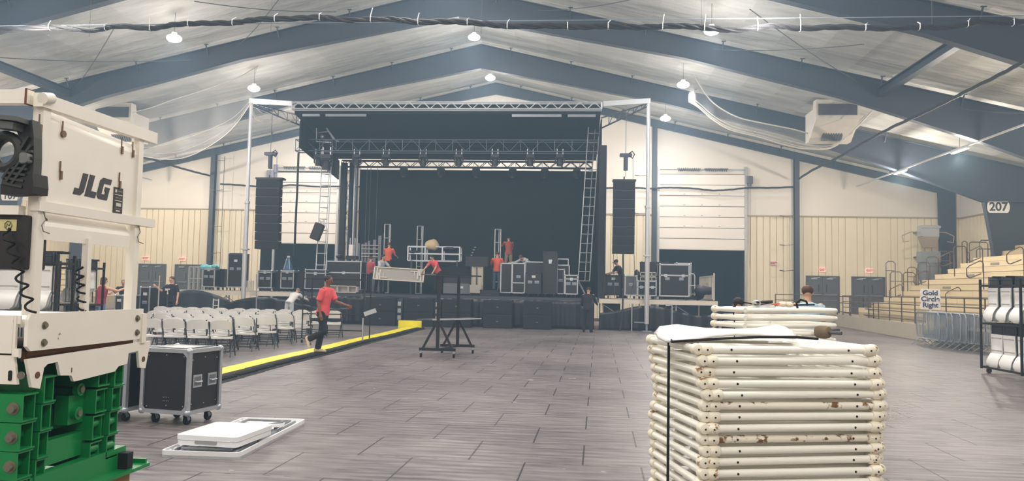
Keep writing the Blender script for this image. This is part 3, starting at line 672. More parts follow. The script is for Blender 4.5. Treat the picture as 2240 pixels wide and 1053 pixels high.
def ladder_truss(name, p, q, w_, n, mat, label, dp=None, cat='truss', r=.022, group=None):
    p = Vector(p); q = Vector(q); d = (q-p); s = Vector((1, 0, 0)); t = thing(name, label, cat, p, 0, group)
    for sg in (-1, 1): MB().cyl(s*sg*w_/2, s*sg*w_/2+d, r, n=6).build('rail', mat, t)
    if dp: MB().cyl(s*w_*.1+Vector((0, dp, 0)), s*w_*.1+Vector((0, dp, 0))+d, r*.8, n=6).build('rail', mat, t)
    for i in range(n+1):
        c = d*(i/n); m = MB().cyl(c-s*w_/2, c+s*w_/2, r*.8, n=5)
        if dp: m.cyl(c-s*w_/2, c+s*w_*.1+Vector((0, dp, 0)), r*.6, n=4)
        m.build('rung', mat, t)
    return t
# deck and skirt
XL, XR = -11.75, .85
t = thing('stage_deck', 'black stage deck on legs, backed by the big black backdrop', 'stage', (XL, YS, 0))
MB().b(0, XR-XL, 0, 6.2, DZ-.12, DZ).build('deck_top', M('stage_black', (34, 34, 38), .6, var=.15), t, smooth=0)
MB().b(0, XR-XL, -.02, .03, DZ-.13, DZ-.02).build('deck_edge', M('deck_edge_grey', (70, 74, 82), .5, .3), t, smooth=0)
for i in range(7):
    for y in (.6, 5.6): MB().b(.3+i*2-.05, .3+i*2+.05, y-.05, y+.05, 0, DZ-.12).build('leg', ALUM, t, smooth=0)
def curtain(x0, x1, y, zt, zb, label, name='stage_skirt', amp=.05, wl=.35, mat=DRAPE, sag=None, seed=1, ry=0, cat='curtain', hem=None):
    rnd = random.Random(seed); n_ = max(8, int((x1-x0)/.09)); g = []
    for r_ in range(9):
        k = r_/8; row = []
        for i in range(n_+1):
            u_ = i/n_; x = (x1-x0)*u_; top = sag(u_) if sag else zt; bt = hem(u_) if hem else zb
            a = amp*(.35+.65*k)*(math.sin(2*PI*x/wl+seed)+.5*math.sin(2*PI*x/(wl*2.7)+1.3*seed))
            row.append((x, a, top+(bt-top)*k))
        g.append(row)
    o = MB().sheet(g).build(name, mat, smooth=180); md = o.modifiers.new('thick', 'SOLIDIFY'); md.thickness = .012
    o.location = (x0, y, 0); o.rotation_euler = (0, 0, ry); return tag(o, label, cat)
curtain(XL+.1, XR-.05, YS-.12, DZ-.09, .02, 'black skirt hanging along the stage front behind the sub speakers', amp=.03, mat=PLAST, sag=lambda u: DZ-.10-.035*abs(math.sin(u*19)), seed=2)
# wing platforms
def wing(x0, x1, y0, y1, label):
    t = thing('wing_platform', label, 'platform', (x0, y0, 0)); W = x1-x0; D = y1-y0
    MB().b(0, W, 0, D, DZ-.06, DZ-.02).build('deck_top', M('wing_deck', (120, 118, 116), .6), t, smooth=0)
    m = MB(); m.b(0, W, -.05, 0, DZ-.20, DZ-.02); m.b(0, W, D, D+.05, DZ-.2, DZ-.02); m.b(-.05, 0, -.05, D+.05, DZ-.2, DZ-.02); m.b(W, W+.05, -.05, D+.05, DZ-.2, DZ-.02); m.build('edge_beam', M('wing_beam', (222, 214, 200), .45, .1), t, smooth=0)
    for i in range(int(W/1.2)+1):
        for y in (.15, D-.15): MB().cyl((.1+i*(W-.2)/int(W/1.2), y, 0), (.1+i*(W-.2)/int(W/1.2), y, DZ-.06), .03, n=8).build('leg', _mc['wing_beam'], t)
    m = MB()
    for i in range(int(W/1.2)):
        a = .1+i*(W-.2)/int(W/1.2); b_ = .1+(i+1)*(W-.2)/int(W/1.2); m.bar((a, .15, .12), (b_, .15, DZ-.25), .025) if i % 2 else m.bar((a, .15, DZ-.25), (b_, .15, .12), .025)
    m.build('cross_brace', ALUM, t, smooth=0); return t
wing(1.05, 5.7, 32.0, 36.0, 'pale edged wing platform right of the stage, under the flight cases')
wing(-17.9, -12.0, 32.3, 36.0, 'pale edged wing platform left of the stage behind the folding chairs')
curtain(1.0, 5.75, 31.75, 1.1, .02, 'black skirt drooping below the right wing platform', amp=.04, wl=.5, mat=PLAST, sag=lambda u: .86+.17*math.sin(u*7.2-1.4)-.10*(u > .75)*(u-.75)*4*(1-u)*4, seed=4)
curtain(-14.5, -9.2, 31.2, 1.0, .1, 'black skirt sagging in front of the left wing platform', amp=.05, wl=.8, mat=PLAST, sag=lambda u: .82+.28*math.sin(u*5.5-.3)*(1-u*.5), seed=6)
curtain(-17.6, -14.3, 31.4, 1.1, .1, 'dark tarpaulin draped in diagonal folds below the far left platform', amp=.10, wl=1.1, mat=M('dark_tarp', (34, 46, 52), .4, var=.3, sc=2), sag=lambda u: .86+.42*max(0, math.sin(u*3.1)), seed=9)

# mast, roof and trusses
LT = M('light_truss', (196, 200, 206), .4, .45, var=.08); MT = M('mid_truss', (118, 130, 150), .45, .45, var=.12); DT_ = M('dark_truss', (60, 68, 82), .5, .3)
for (x, z1, lb, n_) in ((-13.78, 9.3, 'tall pale steel mast at the left front corner of the stage roof', 'left'), (2.88, 9.38, 'tall pale steel mast at the right front corner of the stage roof', 'right')):
    t = thing('roof_mast', lb, 'mast', (x, 31.5, 0))
    MB().cyl((0, 0, .3), (0, 0, 5.0), .095, n=14).build('lower_tube', LT, t); MB().cyl((0, 0, 5.0), (0, 0, z1), .078, n=14).build('upper_tube', LT, t)
    m = MB(); m.cyl((0, 0, 4.95), (0, 0, 5.05), .12, n=14); m.b(-.14, .14, -.14, .14, 3.0, 3.05); m.build('collar', LT, t)
    MB().cyl((0, 0, 0), (0, 0, .3), .045, n=8).b(-.18, .18, -.18, .18, 0, .03).build('screw_foot', ALUM, t)
    MB().bar((0, 0, .35), (.9 if n_ == 'left' else -.9, .5, .35), .05).build('base_arm', ALUM, t, smooth=0)
truss('front_truss', (-11.95, 31.5, 9.1), (.98, 31.5, 9.1), .3, .28, 44, LT, 'silver front truss spanning the top of the stage roof', r=.03, rl=.022, faces=((1, 2),))
for (xa, xb, lb) in ((-13.85, -12.0, 'left'), (2.95, 1.05, 'right')):
    t = thing('outrigger_beam', 'pale outrigger beam from the %s mast to the front truss' % lb, 'beam', (xa, 31.5, 9.28)); dx = xb-xa
    m = MB(); m.bar((0, 0, .05), (dx, 0, -.08), .14, .2); m.build('beam', LT, t, smooth=0)
    m = MB(); m.bar((0, 0, -.12), (dx*1.02, 1.6, -.75), .05); m.bar((0, 0, -.02), (dx*1.02, 1.6, -.3), .05)
    for k in range(1, 6):
        f_ = k/6; a = Vector((dx*1.02*f_, 1.6*f_, -.02-.28*f_)); b_ = Vector((dx*1.02*f_, 1.6*f_, -.12-.63*f_)); f2 = (k-.6)/6; a2 = Vector((dx*1.02*f2, 1.6*f2, -.02-.28*f2)); m.bar(a, b_, .03); m.bar(b_, a2, .025)
    m.build('knee_truss', DT_, t, smooth=0)
# roof panel (a shallow box falling to the back)
t = thing('stage_roof', 'dark roof panel over the stage', 'stage roof', (XL-.2, 31.7, 8.95))
W = XR-XL+.3; m = MB(); m.add([(0, 0, -.12), (W, 0, -.12), (W, 6.0, -1.05), (0, 6.0, -1.05), (0, 0, .1), (W, 0, .1), (W, 6.0, -.85), (0, 6.0, -.85)], [(0, 3, 2, 1), (4, 5, 6, 7), (0, 1, 5, 4), (1, 2, 6, 5), (2, 3, 7, 6), (3, 0, 4, 7)])
m.build('roof_skin', DRAPE, t, smooth=0); MB().b(0, W, .02, .06, -.14, .31).build('front_fascia', DRAPE, t, smooth=0)
for k, (a, b_) in enumerate(((.35, 1.1), (1.35, 3.1), (9.25, 11.3), (11.55, 12.7))): MB().b(a, b_, -.03, .03, -.24, -.14).build('batten_lamp', M('batten_grey', (132, 136, 142), .4, .3), t, smooth=0)
for x, lb in ((XL-.15, 'left'), (XR+.12, 'right')):
    m = MB(); 
    if lb == 'right': m.add([(0, .3, 0), (0, 5.9, 0), (0, 5.9, 6.55), (0, .3, 7.45), (.06, .3, 0), (.06, 5.9, 0), (.06, 5.9, 6.55), (.06, .3, 7.45)], [(0, 1, 2, 3), (7, 6, 5, 4), (0, 4, 5, 1), (1, 5, 6, 2), (2, 6, 7, 3), (3, 7, 4, 0)])
    else: m.add([(0, .3, 6.2), (0, 5.9, 5.6), (0, 5.9, 6.55), (0, .3, 7.45), (.06, .3, 6.2), (.06, 5.9, 5.6), (.06, 5.9, 6.55), (.06, .3, 7.45)], [(0, 1, 2, 3), (7, 6, 5, 4), (0, 4, 5, 1), (1, 5, 6, 2), (2, 6, 7, 3), (3, 7, 4, 0)])
    o = m.build('side_curtain', DRAPE, smooth=0); o.location = (x, 31.9, DZ); tag(o, 'black %s curtain closing the %s side of the stage' % (('full height', 'right') if lb == 'right' else ('short upper', 'left')), 'curtain')
curtain(XL+1.0, XR+.15, 37.7, 7.38, DZ, 'huge black backdrop filling the back of the stage', 'backdrop', amp=.03, wl=1.3, seed=3)
truss('rear_truss', (XL+.2, 37.4, 7.62), (XR-.1, 37.4, 7.62), .3, .3, 36, DT_, 'dark rear truss along the top of the backdrop', r=.03, rl=.018)
truss('lighting_truss', (-12.45, 33.5, 7.77), (.9, 33.5, 7.80), .5, .5, 28, MT, 'grey lighting truss carrying moving heads across the stage', r=.026, rl=.012, faces=((1, 2),), verts=18)
# left black column, x-braced opening and pole beside the backdrop
for (x, y, w_, lb) in ((-11.4, 37.2, .26, 'outer left'), (-11.02, 37.2, .16, 'inner left'), (XR+.24, 32.3, .30, 'right front')):
    o = MB().b(-w_/2, w_/2, -.15, .15, 0, 6.35).build('curtain_leg', M('leg_black', (32, 34, 44), .8, var=.2)); o.location = (x, y, DZ); tag(o, 'dark vertical curtain leg at the stage, %s one' % lb, 'stage leg')
t = truss('side_tower', (-11.2, 37.5, DZ+.02), (-11.2, 37.5, 7.3), .24, .24, 16, LT, 'pale square tower between the two dark legs left of the backdrop', r=.02, rl=.012)
o = MB().cyl((0, 0, 0), (0, 0, 6.3), .045, n=10).build('silver_pole', LT); o.location = (-10.80, 37.0, DZ); tag(o, 'silver pole just left of the backdrop', 'pole')
# hanging ladder trusses
a = atY(701, 606, 33.); b_ = atY(703, 300, 33.); b_.y = 33.9
ladder_truss('ladder_tower', a, b_, .44, 12, LT, 'silver ladder truss hanging at the left of the stage', .3)
t = ladder_truss('ladder_tower', atY(1277, 615, 32.9), atY(1300, 272, 33.2), .48, 17, LT, 'silver ladder truss leaning at the right of the stage', .3)
MB().bar(Vector((-.24, 0, 0)), Vector((.05, -.3, -.55)), .05).build('foot_strut', LT, t, smooth=0)
# dark speaker wedge hung on the left ladder
t = thing('hanging_fixture', 'dark flat fixture hanging askew on the left ladder truss', 'fixture', atY(697, 500, 32.85)); m = MB(); m.tf = Matrix.Rotation(.35, 4, 'Y'); m.rb(0, 0, -.15, .38, .3, .75, .05, 'y'); m.build('case', CASE, t)
m = MB(); m.tube([(.1, 0, .25), (-.02, 0, .42), (.2, 0, .4), (.28, 0, .1)], .03, 6); m.build('bracket', LT, t)
o = MB().tube([atY(*p, 33.3)-atY(653, 335, 33.3) for p in ((653, 335), (650, 420), (646, 500), (644, 560))], .05, 6).build('cable_drop', BUND); o.location = atY(653, 335, 33.3); tag(o, 'thick black cable drop hanging from the left end of the lighting truss', 'cable')
for x in (803, 811, 826): 
    p = atY(x, 380, 37.2); p.z = 7.55; o = MB().cyl((0, 0, 0), (0, 0, -4.3), .012, n=4).build('hanging_line', M('line_grey', (90, 98, 112), .6)); o.location = p; tag(o, 'thin line hanging in front of the left part of the backdrop', 'line', 'thin lines hanging before the backdrop')

# moving heads on the lighting truss
def moving_head(p, label, s=1., grp='moving head lamps on the lighting truss'):
    t = thing('moving_head_lamp', label, 'stage lamp', p, 0, grp)
    m = MB(); m.tf = Matrix.Scale(s, 4)
    m.b(-.14, -.11, -.02, .02, -.03, .22); m.b(.11, .14, -.02, .02, -.03, .22); m.build('clamp', ALU, t, smooth=0)
    m = MB(); m.tf = Matrix.Scale(s, 4); m.rb(0, 0, -.10, .34, .26, .14, .03, 'y'); m.build('base', BLACK, t)
    m = MB(); m.tf = Matrix.Scale(s, 4); m.tube([(-.17, 0, -.17), (-.19, 0, -.32), (-.17, 0, -.42)], .03, 6).tube([(.17, 0, -.17), (.19, 0, -.32), (.17, 0, -.42)], .03, 6).b(-.2, .2, -.03, .03, -.2, -.15); m.build('yoke', BLACK, t)
    m = MB(); m.tf = Matrix.Scale(s, 4); m.tube([(0, .02, -.22), (0, 0, -.27), (0, -.04, -.45), (0, -.05, -.52)], .13, 12, rs=[.06, .13, .145, .13]); m.build('head', BLACK, t)
    m = MB(); m.tf = Matrix.Scale(s, 4); m.sph((0, -.055, -.52), (.105, .105, .03), 12, 6); m.build('lens', M('lens_glass', (150, 156, 165), .15, .4), t)
    return t
mh = moving_head(Vector((0, 0, 0)), '')
LBL = ['far left, outside the stage edge', 'large one second from the left', 'left of the backdrop top', 'third of those over the backdrop', 'left of the middle', 'near the middle', 'right of the middle', 'second from the right', 'near the right ladder truss']
for i, px in enumerate((697, 715, 781, 845, 926, 1004, 1083, 1160, 1225)):
    p = atY(px, 337, 33.3); t = mh if i == 0 else dup(mh); t.location = p; t.scale = (1.35,)*3 if i == 1 else (1, 1, 1)
    t['label'] = 'black moving head lamp on the lighting truss, '+LBL[i]
for i, px in enumerate((884, 965, 1042, 1122, 1192, 1262)):
    p = atY(px, 352, 37.15); p.z = 7.47; t = dup(mh, p); t['label'] = 'black moving head lamp on the rear truss, %s' % ('farthest left', 'second from left', 'left of middle', 'right of middle', 'second from right', 'farthest right')[i]; t['group'] = 'moving head lamps on the rear truss'
t = thing('lamp_cluster', 'cluster of small lamps and clamps above the left end of the lighting truss', 'stage lamp', atY(706, 300, 33.4))
m = MB(); m.sph((0, 0, 0), (.14, .14, .14), 12, 8); m.build('round_lamp', BLACK, t); m = MB(); m.sph((0, -.1, 0), (.09, .05, .09), 12, 6); m.build('lens', _mc['lens_glass'], t)
m = MB(); m.tube([(-.3, 0, .7), (-.28, 0, -.2), (.4, 0, -.25)], .03, 6); m.tube([(-.1, 0, .8), (.5, 0, -.1), (.75, 0, -.2)], .035, 6); m.tube([(-.2, 0, .2), (.3, 0, .25), (.6, 0, -.15)], .02, 5); m.build('clamp_arm', LT, t)
# line arrays, hoists
def line_array(px0, px1, py0, py1, Y, n_, label, hoist, hl, side):
    a = atY(px0, py0, Y); b_ = atY(px1, py1, Y); W_ = b_.x-a.x; H_ = (a.z-b_.z)/n_; x = (a.x+b_.x)/2
    t = thing('line_array_speaker', label, 'speaker array', (x, Y, a.z))
    m = MB(); m.b(-W_/2-.03, W_/2+.12*side, -.05, .4, 0, .07); m.cyl((0, .15, .05), (0, .15, .2), .03, n=8); m.build('fly_frame', BLACK, t, smooth=0)
    for k in range(n_):
        tl = k*.004; m = MB(); z = -k*H_; m.prism([(-W_/2, z-H_+.015), (W_/2, z-H_+.015), (W_/2, z-.01), (-W_/2, z-.01)], 'y', -.02+k*k*.002, .36+k*k*.002); o = m.build('cabinet', M('speaker_black', (30, 33, 40), .7, var=.1), t, smooth=0)
        g_ = MB(); g_.b(-W_/2+.03, W_/2-.03, -.03+k*k*.002, -.02+k*k*.002, z-H_+.04, z-.03); g_.build('grille', M('grille_black', (24, 27, 34), .8, bump=.4, bsc=200), o, smooth=0)
        g_ = MB(); g_.b(-W_/2, W_/2, -.024+k*k*.002, -.02+k*k*.002, z-.014, z-.002); g_.build('gap_line', M('gap_grey', (88, 96, 110), .6), o, smooth=0)
    h = atY(*hoist, Y); t2 = thing('chain_hoist', hl, 'hoist', h)
    MB().cyl((0, 0, -.62), (0, 0, -.08), .09, n=12).build('hoist_body', DT_, t2); MB().rb(0, 0, 0, .5, .16, .14, .04, 'y').build('cross_arm', DT_, t2)
    m = MB(); m.cyl((0, 0, .05), (0, 0, 9.1-h.z), .012, n=5); m.cyl((0, 0, -.62), (0, 0, a.z+.15-h.z), .012, n=5); m.cyl((.28, 0, -.1), (.3, 0, a.z+.1-h.z), .01, n=5); m.build('chain', DGREY, t2)
    m = MB(); m.tube([(.12, -.1, .05), (.25, -.12, .14), (.34, -.1, .02), (.26, -.1, -.14), (.14, -.1, -.04)], .025, 5); m.build('cable_loop', BLACK, t2)
line_array(561, 606, 392, 546, 31.4, 8, 'black line array speaker hanging left of the stage', (592, 337), 'chain hoist above the left line array', 1)
line_array(1342, 1388, 396, 556, 31.4, 8, 'black line array speaker hanging right of the stage', (1369, 340), 'chain hoist above the right line array', .3)
p = atY(1352, 556, 31.4); o = MB().tube([(0, 0, .0), (.02, 0, -1.4), (0, 0, -2.4), (-.1, -.1, -3.06)], .035, 6).build('cable_drop', BUND); o.location = p+Vector((.2, 0, 0)); tag(o, 'black cable drop hanging from the right line array to the floor', 'cable')
for i, x in enumerate((1342, 1387)):
    p = atY(x, 556, 31.4); o = MB().tube([(0, 0, 0), (.03, 0, -.9), (.09*(1-2*i), .5, -1.75)], .012, 4).build('tie_line', DGREY); o.location = p; tag(o, 'thin tie line below the right line array, %s one' % ('left', 'right')[i], 'line')
# sub speakers in stacks of two
def sub(x, y, z, w_, h_, label):
    t = thing('sub_speaker', label, 'speaker', (x, y, z), 0, 'sub speakers standing along the stage front')
    MB().rb(0, .4, h_/2, w_, .75, h_-.012, .03, 'z').build('cabinet', _mc['speaker_black'], t)
    MB().b(-w_/2+.04, w_/2-.04, .005, .03, .04, h_-.05).build('grille', _mc['grille_black'], t, smooth=0)
    MB().rb(0, .0, h_/2, .09, .012, .05, .01, 'y').build('badge', _mc['gap_grey'], t)
    return t
ORD = ['leftmost stack', 'second stack from the left', 'third stack, behind the black cart', 'fourth stack', 'rightmost stack']
for i, (a, b_) in enumerate(((800, 865), (884, 948), (968, 1030), (1057, 1120), (1145, 1206))):
    A = atY(a, 700, 31.15); B = atY(b_, 700, 31.15); w_ = B.x-A.x
    for k in range(2): sub((A.x+B.x)/2, 31.0, k*.565, w_, .565, 'black sub speaker, %s of the %s' % (('bottom', 'top')[k], ORD[i]))
for px, lb in ((874, 'between the first and second sub stacks'), (957, 'between the second and third sub stacks')):
    p = atY(px, 700, 31.5); t = thing('amp_rack', 'dark cable rack with white labels '+lb, 'rack', (p.x, 31.4, 0)); MB().b(-.13, .13, 0, .3, 0, 1.1).build('rack_body', DT_, t, smooth=0)
    for k in range(3): MB().b(-.07, .07, -.02, 0, .25+.28*k, .42+.28*k).build('label_plate', M('label_white', (200, 204, 208), .5), t, smooth=0)

# ================================================================= FLIGHT CASES AND GEAR
def flight_case(x, y, z, w_, d, h, label, rz=0, wheels=True, handles=2, lid=None, labelp=False, edge=None, latch=1, fill=None, group=None, name='flight_case', k=1.):
    """front face at local y=0, body goes to +y; z = underside"""
    t = thing(name, label, 'flight case', (x, y, z), rz, group); zb = .15 if wheels else .01; E_ = edge or ALU; e = .022*k
    MB().b(-w_/2, w_/2, 0, d, zb, h).build('case_body', fill or CASE, t, smooth=0)
    m = MB()
    for xx in (-w_/2, w_/2):
        for yy in (0, d): m.b(xx-e, xx+e, yy-e, yy+e, zb-e, h+e)
    for zz in [zb, h]+([lid] if lid else []):
        for yy in (0, d): m.b(-w_/2, w_/2, yy-e, yy+e, zz-e, zz+e)
        for xx in (-w_/2, w_/2): m.b(xx-e, xx+e, 0, d, zz-e, zz+e)
    m.build('edge_trim', E_, t, smooth=0)
    for xx in (-w_/2, w_/2):
        for yy in (0, d):
            for zz in (zb, h): MB().sph((xx, yy, zz), e*1.8, 8, 6).build('corner_ball', E_, t)
    if handles:
        for i in range(handles):
            hx = 0 if handles == 1 else (-.24+.48*i)*w_; m = MB(); m.b(hx-.09, hx+.09, -.012, 0, zb+(h-zb)*.55-.06, zb+(h-zb)*.55+.06); m.tube([(hx-.06, -.012, zb+(h-zb)*.55), (hx-.06, -.035, zb+(h-zb)*.55), (hx+.06, -.035, zb+(h-zb)*.55), (hx+.06, -.012, zb+(h-zb)*.55)], .010, 5); m.build('handle', ALUM, t)
    if latch and lid:
        for i in range(latch):
            lx = 0 if latch == 1 else (-.3+.6*i)*w_; MB().b(lx-.06, lx+.06, -.035, 0, lid-.07, lid+.05).build('latch', ALU, t, smooth=0)
    if labelp: MB().b(-.07, .08, -.006, 0, zb+(h-zb)*.76, zb+(h-zb)*.76+.10).build('label_plate', M('label_white', (200, 204, 208), .5), t, smooth=0)
    if wheels:
        for xx in (-w_/2+.09, w_/2-.09):
            for yy in (.09, d-.09):
                c = MB(); c.b(xx-.045, xx+.045, yy-.045, yy+.045, zb-.03, zb); c.bar((xx-.025, yy, zb-.02), (xx-.025, yy+.03, .05), .008, .04); c.bar((xx+.025, yy, zb-.02), (xx+.025, yy+.03, .05), .008, .04); q_ = c.build('caster', ALUM, t, smooth=0)
                MB().cyl((xx-.018, yy+.03, .05), (xx+.018, yy+.03, .05), .05, n=14).build('wheel', RUBBER, q_)
    return t
def FC(px0, px1, py0, py1, Y, label, d=.6, base=None, **kw):
    b0 = DZ if base is None else base
    A = atY(px0, py1, Y); B = atY(px1, py0, Y); A2 = atY(px1, py1, Y)
    if kw.get('lid'): kw['lid'] -= DZ
    return flight_case((A.x+A2.x)/2, Y, b0, A2.x-A.x, d, B.z-b0, label, **kw)
G_ = 'flight cases standing on the stage and its wings'
FC(713, 788, 573, 638, 33.2, 'widest black flight case at the left of the stage, above a drawer of white rails', d=.9, lid=2.15, latch=1, handles=0, labelp=False)
FC(1095, 1119, 577, 636, 33.4, 'narrow dark case beside the man in orange, left of the divided case', handles=0)
FC(1120, 1147, 577, 638, 32.9, 'black case divided by a silver band, left of the largest dark case', lid=1.85, handles=1, latch=0)
FC(1149, 1189, 574, 637, 33.1, 'large black case with silver edges behind a smaller handled case', handles=0)
FC(1151, 1182, 598, 639, 32.45, 'low dark case with white label and two handles in front of the large case', handles=2, labelp=True, edge=CASE, d=.5)
FC(1188, 1217, 552, 639, 32.5, 'tall dark case with two white labels, tallest on the stage', handles=0, labelp=True, lid=2.75, edge=CASE)
FC(1218, 1234, 590, 637, 33.0, 'dark case between the tall case and the small latched case', handles=1)
FC(1236, 1263, 603, 640, 32.3, 'small black case with silver edges and red handled latches at stage right', handles=2, lid=2.05, latch=1, d=.5)
FC(1219, 1245, 581, 600, 33.9, 'black case in silver trim behind the small latched case', handles=0, base=DZ)
# left wing cases
FC(564, 593, 593, 634, 32.9, 'black case with silver lid on the left wing, left of the bottle shaped cone', lid=2.1, latch=1)
FC(595, 614, 596, 648, 33.3, 'plain dark case between two silver edged cases on the left wing', edge=CASE, handles=0)
FC(614, 641, 593, 633, 32.9, 'black case below the blue cone on the left wing', lid=2.13, latch=1)
FC(642, 663, 596, 640, 33.2, 'dark case with a small round badge right of the blue cone', edge=CASE, handles=0, labelp=False)
FC(667, 711, 591, 634, 32.8, 'silver edged black case behind the foot of the left ladder truss', lid=2.1, latch=1, handles=0)
FC(443, 468, 588, 630, 33.4, 'black case topped with turquoise wrap by the left doors', lid=2.18, latch=1, handles=2)
FC(472, 489, 590, 632, 33.9, 'dark upright case between the turquoise topped case and the open rack', edge=CASE, handles=0)
FC(497, 529, 556, 632, 33.2, 'tall open rack case beside the left mast', handles=2, lid=2.9, latch=0, labelp=True)
m = MB()
for i in range(14): a_ = i*.9; m.sph((.34*math.cos(a_)*.8, .15*math.sin(a_*1.7), .05*math.sin(i*2.1)), (.16, .14, .10), 8, 6)
o = m.build('crumpled_wrap', M('turquoise_wrap', (110, 190, 196), .35, var=.3, sc=8)); p = atY(460, 585, 33.6); o.location = p; tag(o, 'crumpled turquoise wrap on top of a black case', 'plastic wrap')
# right wing cases
FC(1326, 1356, 603, 650, 32.7, 'dark case with white label and two handles the capped man leans on', handles=2, labelp=True, edge=CASE)
FC(1367, 1393, 604, 646, 32.8, 'grey faced case with silver edge right of the capped man', handles=1, fill=M('grey_case', (92, 92, 98), .5))
FC(1395, 1435, 616, 646, 32.6, 'low black case under two white drawers behind the right mast', lid=1.78, latch=2, handles=1)
FC(1403, 1460, 575, 630, 33.6, 'tall dark case behind the white drawers at the right mast', handles=1, edge=CASE)
FC(1443, 1507, 580, 652, 32.6, 'biggest silver edged black flight case on the right wing', lid=2.28, latch=2, handles=2, d=.9, k=1.3)
FC(1480, 1511, 577, 640, 33.7, 'silver edged case peeking out behind the biggest case on the right wing', handles=1)
def drawers(px0, px1, py0, py1, Y, n_, label):
    A = atY(px0, py1, Y); B = atY(px1, py0, Y); w_ = B.x-A.x; h = B.z-A.z; t = thing('drawer_unit', label, 'drawers', ((A.x+B.x)/2, Y, A.z)); DW = M('drawer_white', (214, 210, 204), .5)
    for i in range(n_):
        z = h*i/n_; m = MB(); e = .025; hh = h/n_-.02
        for a, b_, c, d in ((-w_/2, w_/2, z, z+e), (-w_/2, w_/2, z+hh-e, z+hh), (-w_/2, -w_/2+e, z, z+hh), (w_/2-e, w_/2, z, z+hh), (-w_*.18, -w_*.18+e, z, z+hh), (w_*.2, w_*.2+e, z, z+hh)): m.b(a, b_, 0, .4, c, d)
        m.b(-w_/2, w_/2, .38, .4, z, z+hh); m.build('drawer', DW, t, smooth=0)
    return t
drawers(1400, 1436, 595, 615, 32.7, 2, 'two white open drawers stacked on the low case behind the right mast')
t = drawers(716, 780, 625, 640, 32.35, 1, 'white framed drawer lying below the widest case at stage left')
# white battens stack, blue cone
t = thing('pipe_stack', 'row of upright pale pipes standing at the foot of the left mast', 'pipes', (atY(545, 636, 32.5).x, 32.5, DZ))
for i in range(6): MB().rb(-.15+.06*i, .05*(i % 2), .22, .045, .05, .44, .01, 'z').build('pipe', M('pale_pipe', (196, 190, 178), .5), t)
p = atY(630, 592, 33.1)
t = thing('wrapped_cone', 'blue bottle shaped wrapped cone on top of a left wing case', 'cone', p)
MB().tube([(0, 0, 0), (0, 0, .02), (0, 0, .28), (0, 0, .5), (0, 0, .58)], .2, 14, rs=[.2, .21, .15, .07, .06]).build('cone_body', M('blue_clear', (70, 110, 150), .15, var=.3, sc=5), t)
MB().cyl((0, 0, .56), (0, 0, .64), .07, n=10).build('white_cap', WHITE, t)
for s in (-1, 1): MB().bar((s*.06, -.06, .52), (s*.13, -.16, .05), .015).build('strap', TIE, t, smooth=0)
# rails, rack riser, table props on the stage
def frame_rack(px0, px1, py0, py1, Y, nx, nz, label, mat=ALU, dep=.5, name='riser_rack', r=.03):
    A = atY(px0, py1, Y); B = atY(px1, py0, Y); w_ = B.x-A.x; h = B.z-A.z; t = thing(name, label, 'rack', (A.x, Y, A.z))
    for y in (0, dep):
        for i in range(nx+1): MB().b(w_*i/nx-r, w_*i/nx+r, y-r, y+r, 0, h).build('upright', mat, t, smooth=0)
        for k in range(nz+1): MB().b(0, w_, y-r*.8, y+r*.8, h*k/nz-r*.8, h*k/nz+r*.8).build('rail', mat, t, smooth=0)
    for k in range(nz+1):
        for x in (0, w_): MB().b(x-r*.7, x+r*.7, 0, dep, h*k/nz-r*.7, h*k/nz+r*.7).build('side_rail', mat, t, smooth=0)
    return t
frame_rack(892, 1006, 541, 570, 34.6, 3, 2, 'silver railed riser rack loaded with gear behind the man in red')
A = atY(892, 570, 34.6)
for i in range(2):
    m = MB(); x = (atY((900, 1000)[i], 580, 34.6)).x; m.b(-.04, .04, -.04, .5, DZ-A.z+A.z, A.z); o = m.build('rack_leg', DT_, smooth=0); o.location = (x, 34.6, 0); tag(o, 'dark %s support under the railed riser rack' % ('left', 'right')[i], 'support')
def lump(px, py, rx, rz_, Y, label, mat, name='gear_bag', cat='bag', seed=1, ry=.3):
    p = atY(px, py, Y); m = MB(); m.sph((0, 0, 0), (rx, ry, rz_), 16, 12); rnd = random.Random(seed)
    m.v = [(x*(1+.16*noise.noise(Vector((x*3+seed, y*3, z*3)))), y, max(-rz_*.8, z)*(1+.25*noise.noise(Vector((x*4, y*2+seed, 5))))) for x, y, z in m.v]
    o = m.build(name, mat); o.location = (p.x, p.y, p.z); return tag(o, label, cat)
lump(945, 537, .33, .26, 34.8, 'large beige bag heaped on the railed riser rack', M('beige_bag', (206, 186, 148), .7), seed=3)
lump(985, 545, .42, .14, 34.8, 'dark gear heaped at the right end of the railed rack', CASE, 'gear_heap', 'gear', 5)
lump(905, 552, .22, .10, 34.8, 'small dark gear at the left end of the railed rack', CASE, 'gear_heap', 'gear', 6)
for i, (px, Y, top, lb) in enumerate(((848, 36.2, 491, 'behind the man in grey'), (919.5, 36.4, 495, 'behind the railed riser rack'), (1089.5, 36.4, 502, 'behind the man in orange'))):
    A = atY(px, top, Y); ladder_truss('truss_upright', (A.x, Y, DZ), (A.x, Y, A.z), .27, 5, LT, 'short silver ladder upright standing '+lb, .25, 'truss', .028)
